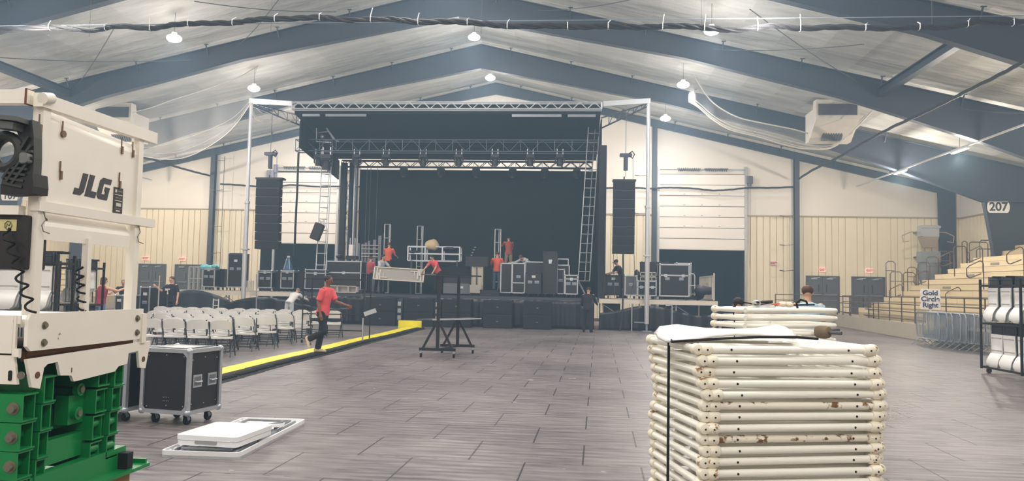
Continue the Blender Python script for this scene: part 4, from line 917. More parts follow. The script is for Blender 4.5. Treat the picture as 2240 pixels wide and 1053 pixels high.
# stack of grey boards and rails, left of the people
t = thing('board_rack', 'rack of upright grey boards and rails at the left of the backdrop', 'rack', (atY(810, 600, 35.6).x, 35.6, DZ))
for i, (px, py) in enumerate(((786, 532), (794, 534), (801, 531), (808, 527), (819.5, 525), (831, 516))):
    A = atY(px, py, 35.6); MB().b(-.07+(A.x-t.location.x), .07+(A.x-t.location.x) if i > 3 else .03+(A.x-t.location.x), 0, .05, 0, A.z-DZ).build('board', M('board_grey', (122, 124, 130), .6), t, smooth=0)
for py in (537, 545, 555, 562): 
    z = atY(800, py, 35.6).z-DZ; MB().bar((-.45, -.03, z), (.35, -.03, z), .035).build('rail', LGREY, t, smooth=0)
# small white lamp head with frame on the widest case
p = atY(770, 568, 33.6); t = thing('floor_lamp_head', 'small white lamp head in a silver frame on the widest left case', 'stage lamp', p)
MB().rb(-.05, 0, .4, .2, .2, .5, .05, 'z').build('lamp_body', WHITE, t); MB().tube([(-.12, .05, .1), (-.12, .05, .95), (.1, .05, .95), (.1, .05, .1)], .02, 6).build('frame', LT, t); MB().rb(0, 0, .08, .5, .4, .16, .04, 'z').build('base', CASE, t)
MB().cyl((.2, .05, 0), (.2, .05, .9), .02, n=6).build('stand_pole', LT, t)
lump(744, 562, .16, .10, 33.7, 'round dark lamp on the widest left case', CASE, 'round_lamp', 'stage lamp', 9)
# stage middle: covered stack, cabinets, cloth covered table
p = atY(1000, 604, 33.6); t = thing('covered_stack', 'gear stack under a black cover in the middle of the stage', 'covered gear', (p.x, 33.6, DZ))
MB().rb(0, .4, .62, 1.2, .8, .24, .08, 'y').build('case_top', CASE, t); MB().prism([(-.66, .74), (.66, .74), (.62, 1.0), (.45, 1.22), (-.3, 1.25), (-.62, 1.15)], 'y', 0, .8).build('cover', DRAPE, t)
MB().b(-.6, .6, .0, .8, .06, .5).build('grey_box', M('box_grey', (104, 108, 116), .5), t, smooth=0); MB().b(.1, .28, -.02, 0, .28, .38).build('label_plate', _mc['label_white'], t, smooth=0)
p = atY(1043, 640, 33.4); t = thing('draped_table', 'high dark table with pale cloth hung beneath, middle of the stage', 'table', (p.x, 33.4, DZ))
MB().b(-.52, .45, 0, .6, 1.25, 1.68).build('dark_top', CASE, t, smooth=0)
for x in (-.28, -.02, .28): MB().b(x-.02, x+.02, 0, .03, 0, 1.25).build('leg', BLACK, t, smooth=0)
g = [[(x, .05+.03*math.sin(x*30+z*4), z) for x in [-.28+.56*i/14 for i in range(15)]] for z in (.2, .5, .8, 1.1, 1.25)]
MB().sheet(g).build('pale_cloth', M('pale_cloth', (188, 180, 168), .8, bump=.4, bsc=8), t, smooth=180)
MB().b(-.3, .2, -.05, .0, .1, .45).build('white_box', M('pale_cloth2', (176, 170, 160), .7), t, smooth=0)
t = thing('microphone_stand', 'dark microphone stand with pale microphones behind the draped table', 'microphone stand', (atY(1036, 548, 34.2).x, 34.2, DZ)); MB().cyl((0, 0, 0), (0, 0, 1.75), .015, n=6).build('pole', BLACK, t)
for k in range(4): MB().sph((.06-.05*k, 0, 2.12-.12*k), (.05, .04, .025), 8, 6).build('microphone', LT, t)
MB().tube([(0, 0, 1.75), (-.12, 0, 1.78), (.08, 0, 2.12)], .012, 5).build('boom', BLACK, t)
p = atY(1071, 640, 32.6); flight_case(p.x, 32.5, DZ, .75, .5, .22, 'low dark box at the deck edge in front of the man in orange', wheels=False, handles=0, edge=CASE, name='low_box')
t = frame_rack(1219, 1243, 567, 580, 33.9, 1, 1, 'small silver framed rack on the black case at stage right', name='small_rack', r=.015)
t.location.z = atY(1230, 581, 33.9).z+.02
# low riser at the back that the second man in orange stands on
t = thing('back_riser', 'dark riser platform at the back of the stage behind the cases', 'platform', (-3.3, 36.1, DZ)); MB().b(0, 3.2, 0, 1.3, 1.0, 1.1).build('riser_top', CASE, t, smooth=0)
for x in (.05, 1.6, 3.15):
    for y in (.05, 1.2): MB().b(x-.04, x+.04, y-.04, y+.04, 0, 1.0).build('leg', DT_, t, smooth=0)
# right wing guard rails, hand truck, bags
t = thing('wing_guard_rail', 'pale side rail with upright slats at the right end of the wing platform', 'railing', (5.62, 32.1, DZ))
for z in (.05, 1.0): MB().bar((0, 0, z), (0, 3.6, z), .05).build('rail', M('rail_pale', (206, 200, 190), .5), t, smooth=0)
for i in range(11): MB().bar((0, .36*i, 0), (0, .36*i, 1.02 if i else 1.12), .05, .03).build('slat', _mc['rail_pale'], t, smooth=0)
MB().b(-.03, -.01, 1.0, 2.4, .35, .75).build('side_plate', _mc['box_cream'], t, smooth=0)
p = atY(1514, 650, 32.9); t = thing('hand_truck', 'pale hand truck frame standing right of the biggest case', 'hand truck', (p.x, 32.9, DZ))
MB().tube([(.1, 0, .05), (.1, 0, 1.0), (.06, 0, 1.08), (-.06, 0, 1.08), (-.12, 0, 1.02)], .025, 6).build('frame', _mc['rail_pale'], t)
for z in (.25, .6): MB().bar((-.1, 0, z), (.14, 0, z), .06, .03).build('cross_bar', _mc['rail_pale'], t, smooth=0)
MB().cyl((.1, -.03, .09), (.1, .03, .09), .09, n=12).build('wheel', RUBBER, t)
lump(1540, 637, .40, .22, 32.7, 'dark bag slumped on the right wing platform', M('bag_dark', (34, 40, 52), .6), seed=12)
lump(1530, 622, .22, .34, 33.3, 'upright dark bag behind the slumped one on the right wing', _mc['bag_dark'], seed=13).location.z = DZ+.29
lump(1394, 612, .16, .42, 33.1, 'curved dark cable loom standing left of the white drawers', CASE, 'cable_loom', 'cable', 14)
# under the wings: pale legs, crates seen below the drooping skirt
p = atY(1337, 695, 33.); flight_case(p.x, 33.0, .4, .7, .4, .75, 'grey brown crate under the right wing platform', wheels=False, handles=0, fill=M('crate_brown', (112, 104, 98), .6), edge=_mc['crate_brown'], name='crate')
MB().b(0, 1.3, 0, .5, .3, .4).build('crate_shelf', LGREY, smooth=0).location = (p.x-.7, 33.0, 0); tag(bpy.data.objects['crate_shelf'], 'pale shelf below the crate under the right wing platform', 'shelf'); bpy.data.objects['crate_shelf'].location.z = 0
for i, (px, z0, z1) in enumerate(((1382, 0, 1.1), (1470, .25, 1.05))):
    p = atY(px, 700, 31.62); t = thing('support_pole', 'pale %s in front of the drooping skirt, right wing' % ('vertical pole', 'hooked pole')[i], 'pole', (p.x, 31.62, 0))
    MB().tube([(0, 0, 0), (0, 0, z1)] if i == 0 else [(-.25, 0, z1), (0, 0, z1), (0, 0, 0)], .022, 6).build('pole', LT, t)
t = frame_rack(412, 444, 583, 634, 34.0, 3, 2, 'silver framed panel stack leaning by the left double doors', dep=.1, name='frame_panel', r=.025); t.location.z = 1.24
lump(432, 670, .14, .5, 32.6, 'orange bundle showing behind the dark tarpaulin', M('orange_cloth', (226, 112, 88), .6), 'cloth_bundle', 'cloth', 21)
lump(443, 672, .14, .45, 32.55, 'yellow bundle showing behind the dark tarpaulin', M('yellow_cloth', (226, 178, 108), .6), 'cloth_bundle', 'cloth', 22)
lump(655, 681, .30, .20, 28.5, 'white sack lying behind the last row of chairs', WHITE, 'sack', 'sack', 23).location.z = .165
# equipment racks at far left behind the chairs
for (a, b_, c, d, Y, lb, kw) in ((305, 325, 629, 690, 27.5, 'black rack with silver frame at the left end of the chair rows', dict(handles=1, labelp=True)), (328, 343, 638, 690, 28.5, 'plain black case right of the framed rack behind the chairs', dict(edge=CASE, handles=0)),
                                (250, 266, 647, 700, 26.8, 'black case with white label seen through the lift railing', dict(labelp=True, handles=0)), (267, 283, 647, 700, 26.8, 'black case with round handle seen through the lift railing', dict(handles=1))):
    A = fl((a+b_)/2, 700); FC(a, b_, c, d, Y, lb, base=0., **kw)
# small white step frame before the tarpaulin
p = atY(472, 672, 30.6); t = thing('step_frame', 'small white step frame standing before the dark tarpaulin', 'step frame', (p.x, 30.6, 0))
for s in (-.11, .11): MB().bar((s, 0, 0), (s, 0, .95), .03).build('side_post', WHITE, t, smooth=0)
for z in (.5, .68, .9): MB().bar((-.11, 0, z), (.11, 0, z), .03).build('step', WHITE, t, smooth=0)

# ================================================================= FOLDING CHAIRS
CHB = M('chair_white', (236, 235, 232), .35, var=.02); CHL = M('chair_leg_grey', (70, 74, 80), .4, .4)
def folding_chair():
    t = thing('folding_chair', '', 'chair', (0, 0, 0), 0, 'white folding chairs set out in rows left of the aisle')
    w_ = .47
    g = []                                                    # backrest: rounded top corners, gently dished; +y is forward
    def backshape(o_, y0, th, zb, zt, rad, inset=0):
        out = [(-w_/2+inset+.02, zb)]
        for i in range(7): a = PI-PI/2*i/6; out.append((-w_/2+inset+rad+rad*math.cos(a), zt-rad+rad*math.sin(a)*1))
        for i in range(7): a = PI/2-PI/2*i/6; out.append((w_/2-inset-rad+rad*math.cos(a), zt-rad+rad*math.sin(a)))
        out.append((w_/2-inset-.02, zb)); n = len(out)
        f_ = lambda x, z, y: (x, y-.045*(1-(2*x/w_)**2)-(z-.5)*.28, z)
        # strip mesh: columns across
        xs_ = [-1+2*i/12 for i in range(13)]; rows = 12; gf = []; gb = []
        for r_ in range(rows):
            k = r_/(rows-1); k = 1-(1-k)**2; z = zb+(zt-zb)*k; hw = w_/2-inset
            u_ = max(0, k-.30)/.70; hw = (w_/2-inset)*max(.12, (1-u_**2.7))**(1/2.7)
            gf.append([f_(x*hw, z, y0+th) for x in xs_]); gb.append([f_(x*hw, z, y0) for x in xs_])
        m = MB(); m.sheet(gf); m.sheet([r[::-1] for r in gb]); V_ = gf[0][::-1]+[r[0] for r in gf[1:]]+gf[-1][1:]+[r[-1] for r in gf[-2::-1]]
        B_ = gb[0][::-1]+[r[0] for r in gb[1:]]+gb[-1][1:]+[r[-1] for r in gb[-2::-1]]; N = len(V_)
        m.add(V_+B_, [(i, (i+1) % N, N+(i+1) % N, N+i) for i in range(N)]); return m
    backshape(t, -.17, .022, .595, .80, .10).build('backrest', CHB, t, 50)
    gr = []; gu = []
    for r_ in range(7):
        k = r_/6; y = -.17+.39*k; hw = w_/2*(.90+.10*math.sin(PI*min(1, k*1.2)))-(.03 if r_ == 6 else 0); z = .435-.02*math.sin(PI*k)-.02*k**6
        gr.append([(x*hw, y, z+.012*x*x) for x in [-1+2*i/8 for i in range(9)]]); gu.append([(x*hw, y, z-.04) for x in [1-2*i/8 for i in range(9)]])
    m = MB(); m.sheet(gr); m.sheet(gu); V_ = gr[0][::-1]+[r[0] for r in gr[1:]]+gr[-1][1:]+[r[-1] for r in gr[-2::-1]]; B2 = [(x, y, z-.04-.012*(2*x/w_)**2) for x, y, z in V_]; N = len(V_); m.add(V_+B2, [(i, N+i, N+(i+1) % N, (i+1) % N) for i in range(N)])
    m.build('seat', CHB, t, 60)
    for s in (-1, 1):
        x = s*(w_/2+.008)
        MB().tube([(x*.97, -.255, .76), (x, -.21, .62), (x, -.12, .45), (x, .20, .012)], .0125, 6).build('front_leg', CHL, t)
        MB().tube([(x-s*.03, .02, .42), (x-s*.03, -.30, .012)], .0125, 6).build('rear_leg', CHL, t)
    MB().cyl((-w_/2, .14, .10), (w_/2, .14, .10), .008, n=5).build('cross_bar', CHL, t); MB().cyl((-w_/2+.03, -.24, .11), (w_/2-.03, -.24, .11), .008, n=5).build('cross_bar', CHL, t)
    return t
NUMW = ['on the aisle', 'second from the aisle', 'third from the aisle', 'fourth from the aisle', 'fifth from the aisle', 'sixth from the aisle', 'seventh from the aisle', 'eighth from the aisle', 'ninth from the aisle', 'tenth from the aisle', 'eleventh from the aisle', 'twelfth from the aisle']
ROWW = ['nearest row', 'second nearest row', 'third row', 'fourth row', 'fifth row', 'sixth row', 'seventh row', 'eighth row', 'ninth row', 'farthest row']
ch0 = folding_chair(); rnd = random.Random(11); used = False
for r_ in range(10):
    y = (16.45, 17.2, 18.0, 18.8, 19.7, 20.6, 21.3, 22.3, 23.4, 24.3)[r_]; xr = (-7.62, -8.05, -7.72, -7.62, -8.1, -7.75, -7.55, -8.0, -7.35, -7.6)[r_]
    for c in range(12):
        x = xr-.535*c; xp = 1257+1700*(x-.15)/y
        if xp < 288: break
        lab = 'white folding chair, %s in the %s' % (NUMW[c], ROWW[r_])
        t = ch0 if not used else dup(ch0); used = True
        t.location = (x+rnd.uniform(-.03, .03), y+rnd.uniform(-.05, .05)+.035*c, 0); t.rotation_euler = (0, 0, math.radians(11)+rnd.uniform(-.1, .1)); t['label'] = lab

# ================================================================= PEOPLE
def ell(mb, pts, rr, side, n=14):
    """loft of ellipses; rr = (half width along side, half depth)"""
    pts = [Vector(p) for p in pts]; N = len(pts); vs = []; side = Vector(side)
    for i, p in enumerate(pts):
        d = (pts[min(i+1, N-1)]-pts[max(i-1, 0)]).normalized(); s = (side-d*side.dot(d)).normalized(); f = d.cross(s)
        for j in range(n):
            a = 2*PI*j/n; vs.append(p+s*math.cos(a)*rr[i][0]+f*math.sin(a)*rr[i][1])
    fs = [(i*n+j, i*n+(j+1) % n, (i+1)*n+(j+1) % n, (i+1)*n+j) for i in range(N-1) for j in range(n)]
    fs += [tuple(range(n))[::-1], tuple(range((N-1)*n, N*n))]; mb.add(vs, fs)
SKIN = {'light': M('skin_light', (214, 168, 140), .5, var=.04), 'brown': M('skin_brown', (126, 84, 62), .5, var=.05), 'tan': M('skin_tan', (196, 148, 118), .5, var=.04)}
HAIR = {'dark': M('hair_dark', (34, 28, 26), .6, var=.3, sc=40), 'brown': M('hair_brown', (84, 56, 42), .6, var=.3, sc=40), 'grey': M('hair_grey', (120, 112, 106), .6, var=.3, sc=40)}
def cloth(name, rgb): return M('cloth_'+name, rgb, .85, var=.10, sc=6, bump=.25, bsc=14)
def person(label, loc, rz, H=1.76, lean=4, side=0, aL=(5, 6, 12), aR=(5, 6, 12), lL=(4, 3, 4), lR=(-4, 3, 4), head=(5, 0), shirt=None, sleeve='short', pants=None, shoes=None, skin='light', hair='dark', hairlen=0, cap=None, pri=.010, wob=0, female=False):
    """forward is -y, aX = (forward, outward, elbow bend), lX = (forward, outward, knee bend), degrees"""
    t = thing('person', label, 'person', loc, rz); h = H; R_ = math.radians
    def leg(sx, a):
        f, o_, k = a; hip = Vector((sx*.052*h, 0, 0)); d1 = Vector((sx*math.sin(R_(o_)), -math.sin(R_(f)), -math.cos(R_(f)))).normalized(); d2 = Vector((sx*math.sin(R_(o_))*.4, -math.sin(R_(f-k)), -math.cos(R_(f-k)))).normalized()
        kn = hip+d1*.245*h; an = kn+d2*.235*h; fd = Vector((sx*.12, -math.cos(R_(f-k)), math.sin(R_(f-k)))) if k > 30 else Vector((sx*.15, -1, 0)); return hip, kn, an, fd.normalized()
    LG = {1: leg(1, lL), -1: leg(-1, lR)}; pz = -min(v[2].z for v in LG.values())+.042*h
    P0 = Vector((0, 0, pz)); up = Vector((math.sin(R_(side)), -math.sin(R_(lean)), math.cos(R_(lean)))).normalized(); lat = Vector((1, 0, 0)); fw = up.cross(lat)*-1
    fw = lat.cross(up)*-1 if lat.cross(up).y > 0 else lat.cross(up)
    waist = P0+up*.10*h; chest = P0+up*.22*h; shc = P0+up*.298*h; neck = P0+up*.325*h
    hp, hy = R_(head[0]), R_(head[1]); hu = Vector((0, -math.sin(hp+R_(lean*.55)), math.cos(hp+R_(lean*.55)))); hc = neck+(up+hu).normalized()*.075*h
    hf = Vector((math.sin(hy)*-1, -math.cos(hy)*math.cos(hp+R_(lean*.5)), -math.sin(hp+R_(lean*.5)))).normalized(); hs = hf.cross(hu).normalized()
    def arm(sx, a):
        f, o_, e = a[:3]; s = shc+lat*sx*.108*h-up*.012*h; d1 = Vector((sx*math.sin(R_(o_)), -math.sin(R_(f))*math.cos(R_(o_)), -math.cos(R_(f))*math.cos(R_(o_)))).normalized(); q_ = f+e
        inn = a[3] if len(a) > 3 else 0; d2 = Vector((sx*math.sin(R_(o_*.3-inn)), -math.sin(R_(q_)), -math.cos(R_(q_)))).normalized(); el = s+d1*.168*h; return s, el, el+d2*.145*h, d2
    AR = {1: arm(1, aL), -1: arm(-1, aR)}; k = h/1.76
    b = MB()
    ell(b, [P0-up*.03*h, P0+up*.02*h, waist, chest, shc-up*.01*h, neck], [(.155*k, .11*k), (.165*k, .115*k), (.13*k, .095*k), (.16*k, .11*k), (.15*k, .085*k), (.055*k, .055*k)], lat)
    b.tube([neck-up*.03, hc], .052*k, 10)
    b.sph(hc+hu*.028*k, (.077*k, .092*k, .098*k), 14, 12); b.sph(hc-hu*.035*k+hf*.028*k, (.056*k, .06*k, .062*k), 12, 10)
    b.tube([hc+hf*.088*k+hu*.02*k, hc+hf*.112*k-hu*.018*k], .014*k, 6, rs=[.009*k, .016*k])
    for sx in (1, -1):
        b.sph(hc+hs*sx*.078*k, (.014*k, .02*k, .03*k), 8, 6)
        s, el, wr_, d2 = AR[sx]; b.tube([s, (s+el)/2, el, (el+wr_)/2, wr_], .045*k, 10, rs=[.052*k, .046*k, .038*k, .037*k, .026*k]); b.sph(s, .054*k, 10, 8); b.sph(el, .039*k, 8, 6)
        pc = wr_+d2*.05*k; ax = lat; nrm = d2.cross(ax).normalized(); b.tube([wr_-d2*.01, wr_+d2*.03*k, wr_+d2*.085*k], .03*k, 8, rs=[.025*k, .034*k, .032*k])
        for i in range(4):
            o_ = (i-1.5)*.0195*k; L_ = (.072, .085, .08, .062)[i]*k; r0 = wr_+d2*.08*k+nrm*o_; b.tube([r0, r0+d2*L_*.5+ax*-sx*.006, r0+d2*L_*.9+ax*-sx*.022], .0095*k, 6)
        b.tube([wr_+d2*.03*k-nrm*.028*k, wr_+d2*.065*k-nrm*.055*k, wr_+d2*.095*k-nrm*.06*k], .011*k, 6)
        hip, kn, an, fd = LG[sx]; hip, kn, an = hip+P0, kn+P0, an+P0; b.tube([hip, hip.lerp(kn, .4), kn, kn.lerp(an, .35), an], .08, 10, rs=[.088*k, .08*k, .055*k, .058*k, .036*k]); b.sph(kn, .056*k, 8, 6)
        b.tube([an, an-Vector((0, 0, .03*k))+fd*.05*k, an-Vector((0, 0, .02*k))+fd*.13*k], .03*k, 8)
    o = b.build('body', SKIN[skin], t); md = o.modifiers.new('merge', 'REMESH'); md.mode = 'VOXEL'; md.voxel_size = pri; md.use_smooth_shade = True; sm = o.modifiers.new('soft', 'SMOOTH'); sm.iterations = 2
    def garment(nm, mb, mat, vox=.014, it=3, amp=.014):
        o = mb.build(nm, mat, t); md = o.modifiers.new('merge', 'REMESH'); md.mode = 'VOXEL'; md.voxel_size = vox; md.use_smooth_shade = True; sm = o.modifiers.new('soft', 'SMOOTH'); sm.iterations = it
        tx = bpy.data.textures.get('folds') or bpy.data.textures.new('folds', 'CLOUDS'); tx.noise_scale = .12; dm = o.modifiers.new('folds', 'DISPLACE'); dm.texture = tx; dm.strength = amp; dm.mid_level = .4; return o
    if shirt:
        m = MB(); g_ = .022*k
        ell(m, [P0-up*.035*h, P0+up*.02*h, waist, chest, shc, shc+up*.022*h], [(.178*k, .135*k), (.18*k, .135*k), (.15*k, .12*k), (.182*k, .13*k), (.165*k, .105*k), (.09*k, .075*k)], lat)
        if sleeve != 'none':
            for sx in (1, -1):
                s, el, wr_, d2 = AR[sx]
                if sleeve == 'short': m.tube([s, s.lerp(el, .45), s.lerp(el, .82)], .07*k, 10, rs=[.072*k, .068*k, .066*k])
                else: m.tube([s, s.lerp(el, .5), el, el.lerp(wr_, .5), el.lerp(wr_, .95)], .07*k, 10, rs=[.07*k, .062*k, .056*k, .05*k, .042*k])
                m.sph(s-up*.012, .062*k, 10, 8)
        garment('shirt', m, shirt)
    if pants:
        m = MB(); ell(m, [P0-up*.05*h, P0+up*.005*h, P0+up*.045*h], [(.165*k, .125*k), (.172*k, .128*k), (.155*k, .115*k)], lat)
        for sx in (1, -1):
            hip, kn, an, fd = LG[sx]; hip, kn, an = hip+P0, kn+P0, an+P0; m.tube([hip+Vector((0, 0, .02)), hip.lerp(kn, .4), kn, kn.lerp(an, .5), kn.lerp(an, .98)], .1, 12, rs=[.098*k, .093*k, .075*k, .072*k, .070*k]); m.sph(kn, .075*k, 10, 8)
        garment('trousers', m, pants)
    for sx in (1, -1):
        hip, kn, an, fd = LG[sx]; an = an+P0; m = MB(); u3 = Vector((0, 0, 1)) if abs(fd.z) < .4 else fd.cross(lat).normalized()*-1
        if abs(fd.z) >= .4 and u3.dot(kn+P0-an) < 0: u3 = -u3
        ell(m, [an-fd*.075*k-u3*.028*k, an-fd*.03*k-u3*.018*k, an+fd*.06*k-u3*.024*k, an+fd*.15*k-u3*.034*k, an+fd*.195*k-u3*.038*k], [(.034*k, .038*k), (.042*k, .052*k), (.048*k, .042*k), (.048*k, .032*k), (.03*k, .024*k)], lat); m.build('shoe', shoes or RUBBER, t)
    m = MB(); c = hc+hu*.040*k-hf*.016*k
    ell(m, [c-hu*(.055+hairlen)*k-hf*.03*k, c-hu*.02*k-hf*.012*k, c+hu*.03*k-hf*.004*k, c+hu*.065*k, c+hu*.088*k], [(.062*k, .055*k), (.088*k, .088*k), (.090*k, .098*k), (.07*k, .078*k), (.03*k, .035*k)], hs); 
    ho = m.build('hair', HAIR[hair], t, 60)
    for sx in (1, -1): MB().sph(hc+hf*.088*k+hs*sx*.031*k+hu*.012*k, .0105*k, 8, 6).build('eye', M('eye_dark', (40, 32, 30), .2), t)
    MB().sph(hc+hf*.086*k-hu*.052*k, (.022*k, .008*k, .006*k), 8, 6).build('mouth', M('lip_tone', (150, 88, 80), .5), t)
    if cap:
        m = MB(); ell(m, [c+hu*.02*k, c+hu*.06*k, c+hu*.10*k], [(.096*k, .104*k), (.088*k, .094*k), (.04*k, .045*k)], hs); m.tf = None; e = c+hu*.03*k+hf*.1*k; ell(m, [e-hf*.02*k, e+hf*.05*k-hu*.01*k, e+hf*.085*k-hu*.02*k], [(.075*k, .008*k), (.07*k, .008*k), (.04*k, .006*k)], hs); m.build('cap', cap, t, 60)
    t['_w'] = 0; del t['_w']; return t, AR, P0, hc
REDS = cloth('coral', (236, 92, 98)); BLK = cloth('black', (30, 30, 38)); NAVYC = cloth('navy', (34, 36, 52)); ORG = cloth('orange', (226, 100, 74)); GRY = cloth('pale_grey', (190, 196, 200)); WHT = cloth('white', (225, 225, 225)); MAR = cloth('maroon', (150, 52, 76)); JEA = cloth('jeans', (100, 122, 150)); KHA = cloth('khaki', (150, 128, 112)); LBL_ = cloth('light_blue', (176, 204, 216)); SHO = M('pale_shoe', (206, 190, 170), .6)
def at(px, py, Y, z=None):
    p = atY(px, py, Y); return (p.x, Y, p.z if z is None else z)
# the runner crossing the cable ramp
p = fl(703, 777)
person('person in coral red T-shirt and black trousers running along the yellow cable ramp', (p.x, p.y, .04), math.radians(80), 1.82, 9, 0, (26, 4, 48), (-14, 10, 30), (-9, 2, 4), (14, 2, 78), (4, 0), REDS, 'short', BLK, SHO, 'brown', 'dark', pri=.009)
pt = person('person in black T-shirt with a white print holding a stick behind the chair rows', at(377, 680, 27.6, 0), math.radians(-20), 1.82, 6, 0, (-6, 16, 18), (40, 30, 86), (4, 3, 4), (-4, 3, 4), (14, 0), cloth('tee_black', (36, 34, 44)), 'short', BLK, None, 'light', 'brown')
PR_ = pt; MB().rb(.01, -.275, 1.33, .22, .03, .045, .01, 'y').build('shirt_print', M('print_white', (214, 214, 214), .8), PR_[0])
person('person in maroon tank top and jeans seen from behind through the lift railing', at(219, 660, 21.5, 0), math.radians(160), 1.72, 8, 0, (40, 20, 60), (72, 26, 40), shirt=MAR, sleeve='none', pants=JEA, skin='light', hair='brown', hairlen=.1)
person('person in dark clothes holding a white cloth, behind cases seen through the lift', at(270, 660, 28.6, 0), math.radians(20), 1.68, 14, 0, (50, 12, 50), (46, 12, 60), shirt=BLK, sleeve='short', pants=BLK, skin='tan', hair='grey')
person('person in white bending down beside the left wing behind the chairs', at(632, 690, 29.8, 0), math.radians(165), 1.70, 50, 0, (66, 8, 10), (62, 8, 12), (-4, 3, 8), (4, 3, 8), (20, 0), WHT, 'long', GRY, SHO, 'tan', 'grey')
person('person in pale grey shirt with a dark beard carrying the long white frame', at(828, 640, 34.0, DZ), math.radians(62), 1.76, 20, 0, (40, 18, 28), (24, 14, 50), shirt=GRY, sleeve='short', pants=BLK, skin='tan', hair='dark')
person('person in faded red shirt standing behind the person in pale grey', at(806, 640, 34.6, DZ), math.radians(150), 1.68, 8, 0, (30, 10, 40), (20, 10, 40), shirt=cloth('faded_red', (196, 84, 90)), sleeve='short', pants=BLK, skin='light', hair='brown')
person('person in bright orange shirt facing the backdrop at the left ladder upright', at(847, 640, 35.3, DZ+.62), math.radians(170), 1.74, 6, 0, (50, 10, 40), (30, 12, 40), shirt=ORG, sleeve='short', pants=BLK, skin='light', hair='brown')
person('person in coral shirt bending over the right end of the long white frame', at(957, 640, 33.6, DZ+.12), math.radians(-35), 1.72, 34, 0, (26, 14, 14), (36, 18, 10), (-2, 4, 6), (6, 4, 8), (18, 0), REDS, 'short', BLK, None, 'light', 'dark')
person('person in orange shirt and grey jeans with back turned at mid stage', at(1086, 640, 33.9, DZ+.2), math.radians(180), 1.74, 4, 0, (34, 16, 50), (34, 16, 50), shirt=ORG, sleeve='short', pants=cloth('grey_jeans', (74, 90, 108)), skin='light', hair='brown')
person('person in rust shirt and khaki trousers standing high at the back of the stage', at(1112, 577, 36.5, DZ+1.1), math.radians(200), 1.72, 3, 0, (60, 10, 40), (30, 8, 20), shirt=cloth('rust', (178, 84, 74)), sleeve='short', pants=KHA, skin='light', hair='dark')
person('person in pale grey top bending low over cases near the tall dark case', at(1160, 600, 34.6, DZ+.5), math.radians(-40), 1.70, 62, 0, (50, 30, 30), (56, 36, 30), (2, 5, 10), (-2, 5, 10), (30, 0), GRY, 'long', NAVYC, None, 'light', 'brown')
person('person in black clothes standing on the floor before the right end of the stage', at(1285, 727, 29.8, 0), math.radians(170), 1.74, 10, 0, (24, 14, 30), (30, 16, 40), (3, 5, 6), (-3, 5, 4), (16, 0), cloth('jet', (24, 28, 36)), 'long', cloth('jet', (24, 28, 36)), RUBBER, 'tan', 'dark')
person('person in black T-shirt and cap leaning over the dark case on the right wing', at(1361, 650, 33.55, DZ), math.radians(-75), 1.72, 24, 0, (30, 10, 46), (34, 14, 40), (-4, 3, 4), (6, 3, 8), (12, 0), BLK, 'short', cloth('slate', (48, 58, 76)), None, 'light', 'dark', cap=M('cap_dark', (36, 32, 36), .7))
person('person in light blue shirt seen from behind beyond the barricade stacks', at(1769, 650, 12.6, 0), math.radians(176), 1.76, 6, 0, (30, 14, 40), (30, 14, 40), shirt=LBL_, sleeve='short', pants=NAVYC, skin='light', hair='brown', head=(4, 12))
person('person of whom only dark hair shows behind the farther barricade stack', at(1615, 660, 11.8, 0), math.radians(170), 1.545, 4, 0, shirt=BLK, pants=BLK, skin='tan', hair='dark')
# the long white frame two of them carry
a = atY(819, 584, 33.25); b_ = atY(929, 591, 33.25); c = atY(815.5, 611.5, 33.25)
t = thing('carried_frame', 'long pale grey folding frame panel carried by two people over the stage deck', 'frame panel', c); u_ = (b_-a); L_ = u_.length+.02; H_ = .58; ang = math.atan2(u_.z, u_.x); t.rotation_euler = (math.radians(-12), -ang, 0); WP = M('panel_white', (214, 210, 200), .5)
MB().b(0, L_, .02, .05, 0, H_).build('panel', M('panel_grey', (168, 164, 158), .6), t, smooth=0)
for (x0, x1, z0, z1) in ((0, L_, 0, .04), (0, L_, H_-.04, H_), (0, .05, 0, H_), (L_-.05, L_, 0, H_)): MB().b(x0, x1, -.04, .05, z0, z1).build('rim', WP, t, smooth=0)
for s in (0, 1):
    for (x0, x1, z0, z1) in ((.13, .17, .04, H_-.04), (.26, .31, .04, H_-.12), (.31, .62, .10, .14), (.43, .46, .14, .32), (.18, .24, .04, .3)):
        if s: x0, x1 = L_-x1, L_-x0; z0, z1 = H_-z1, H_-z0
        MB().b(x0, x1, -.03, .02, z0, z1).build('folded_leg', WP, t, smooth=0)
o = MB().cyl((0, 0, 0), (0, 0, 1.1), .02, n=6).build('stick', M('stick_pale', (196, 184, 166), .6)); o.location = at(346, 672, 27.2, .72); tag(o, 'pale upright stick held by the person in the black T-shirt', 'stick')

# ================================================================= LEFT SIDE AND FOREGROUND
bl = [o for o in bpy.data.objects if o.name == 'bleachers'][0]
t = dup(bl, (2*RX-13.4-.3, 12, ZC), label='tiered tan plank bleachers rising to the left wall, seen through the lift'); t.scale = (-1, 1, 1)

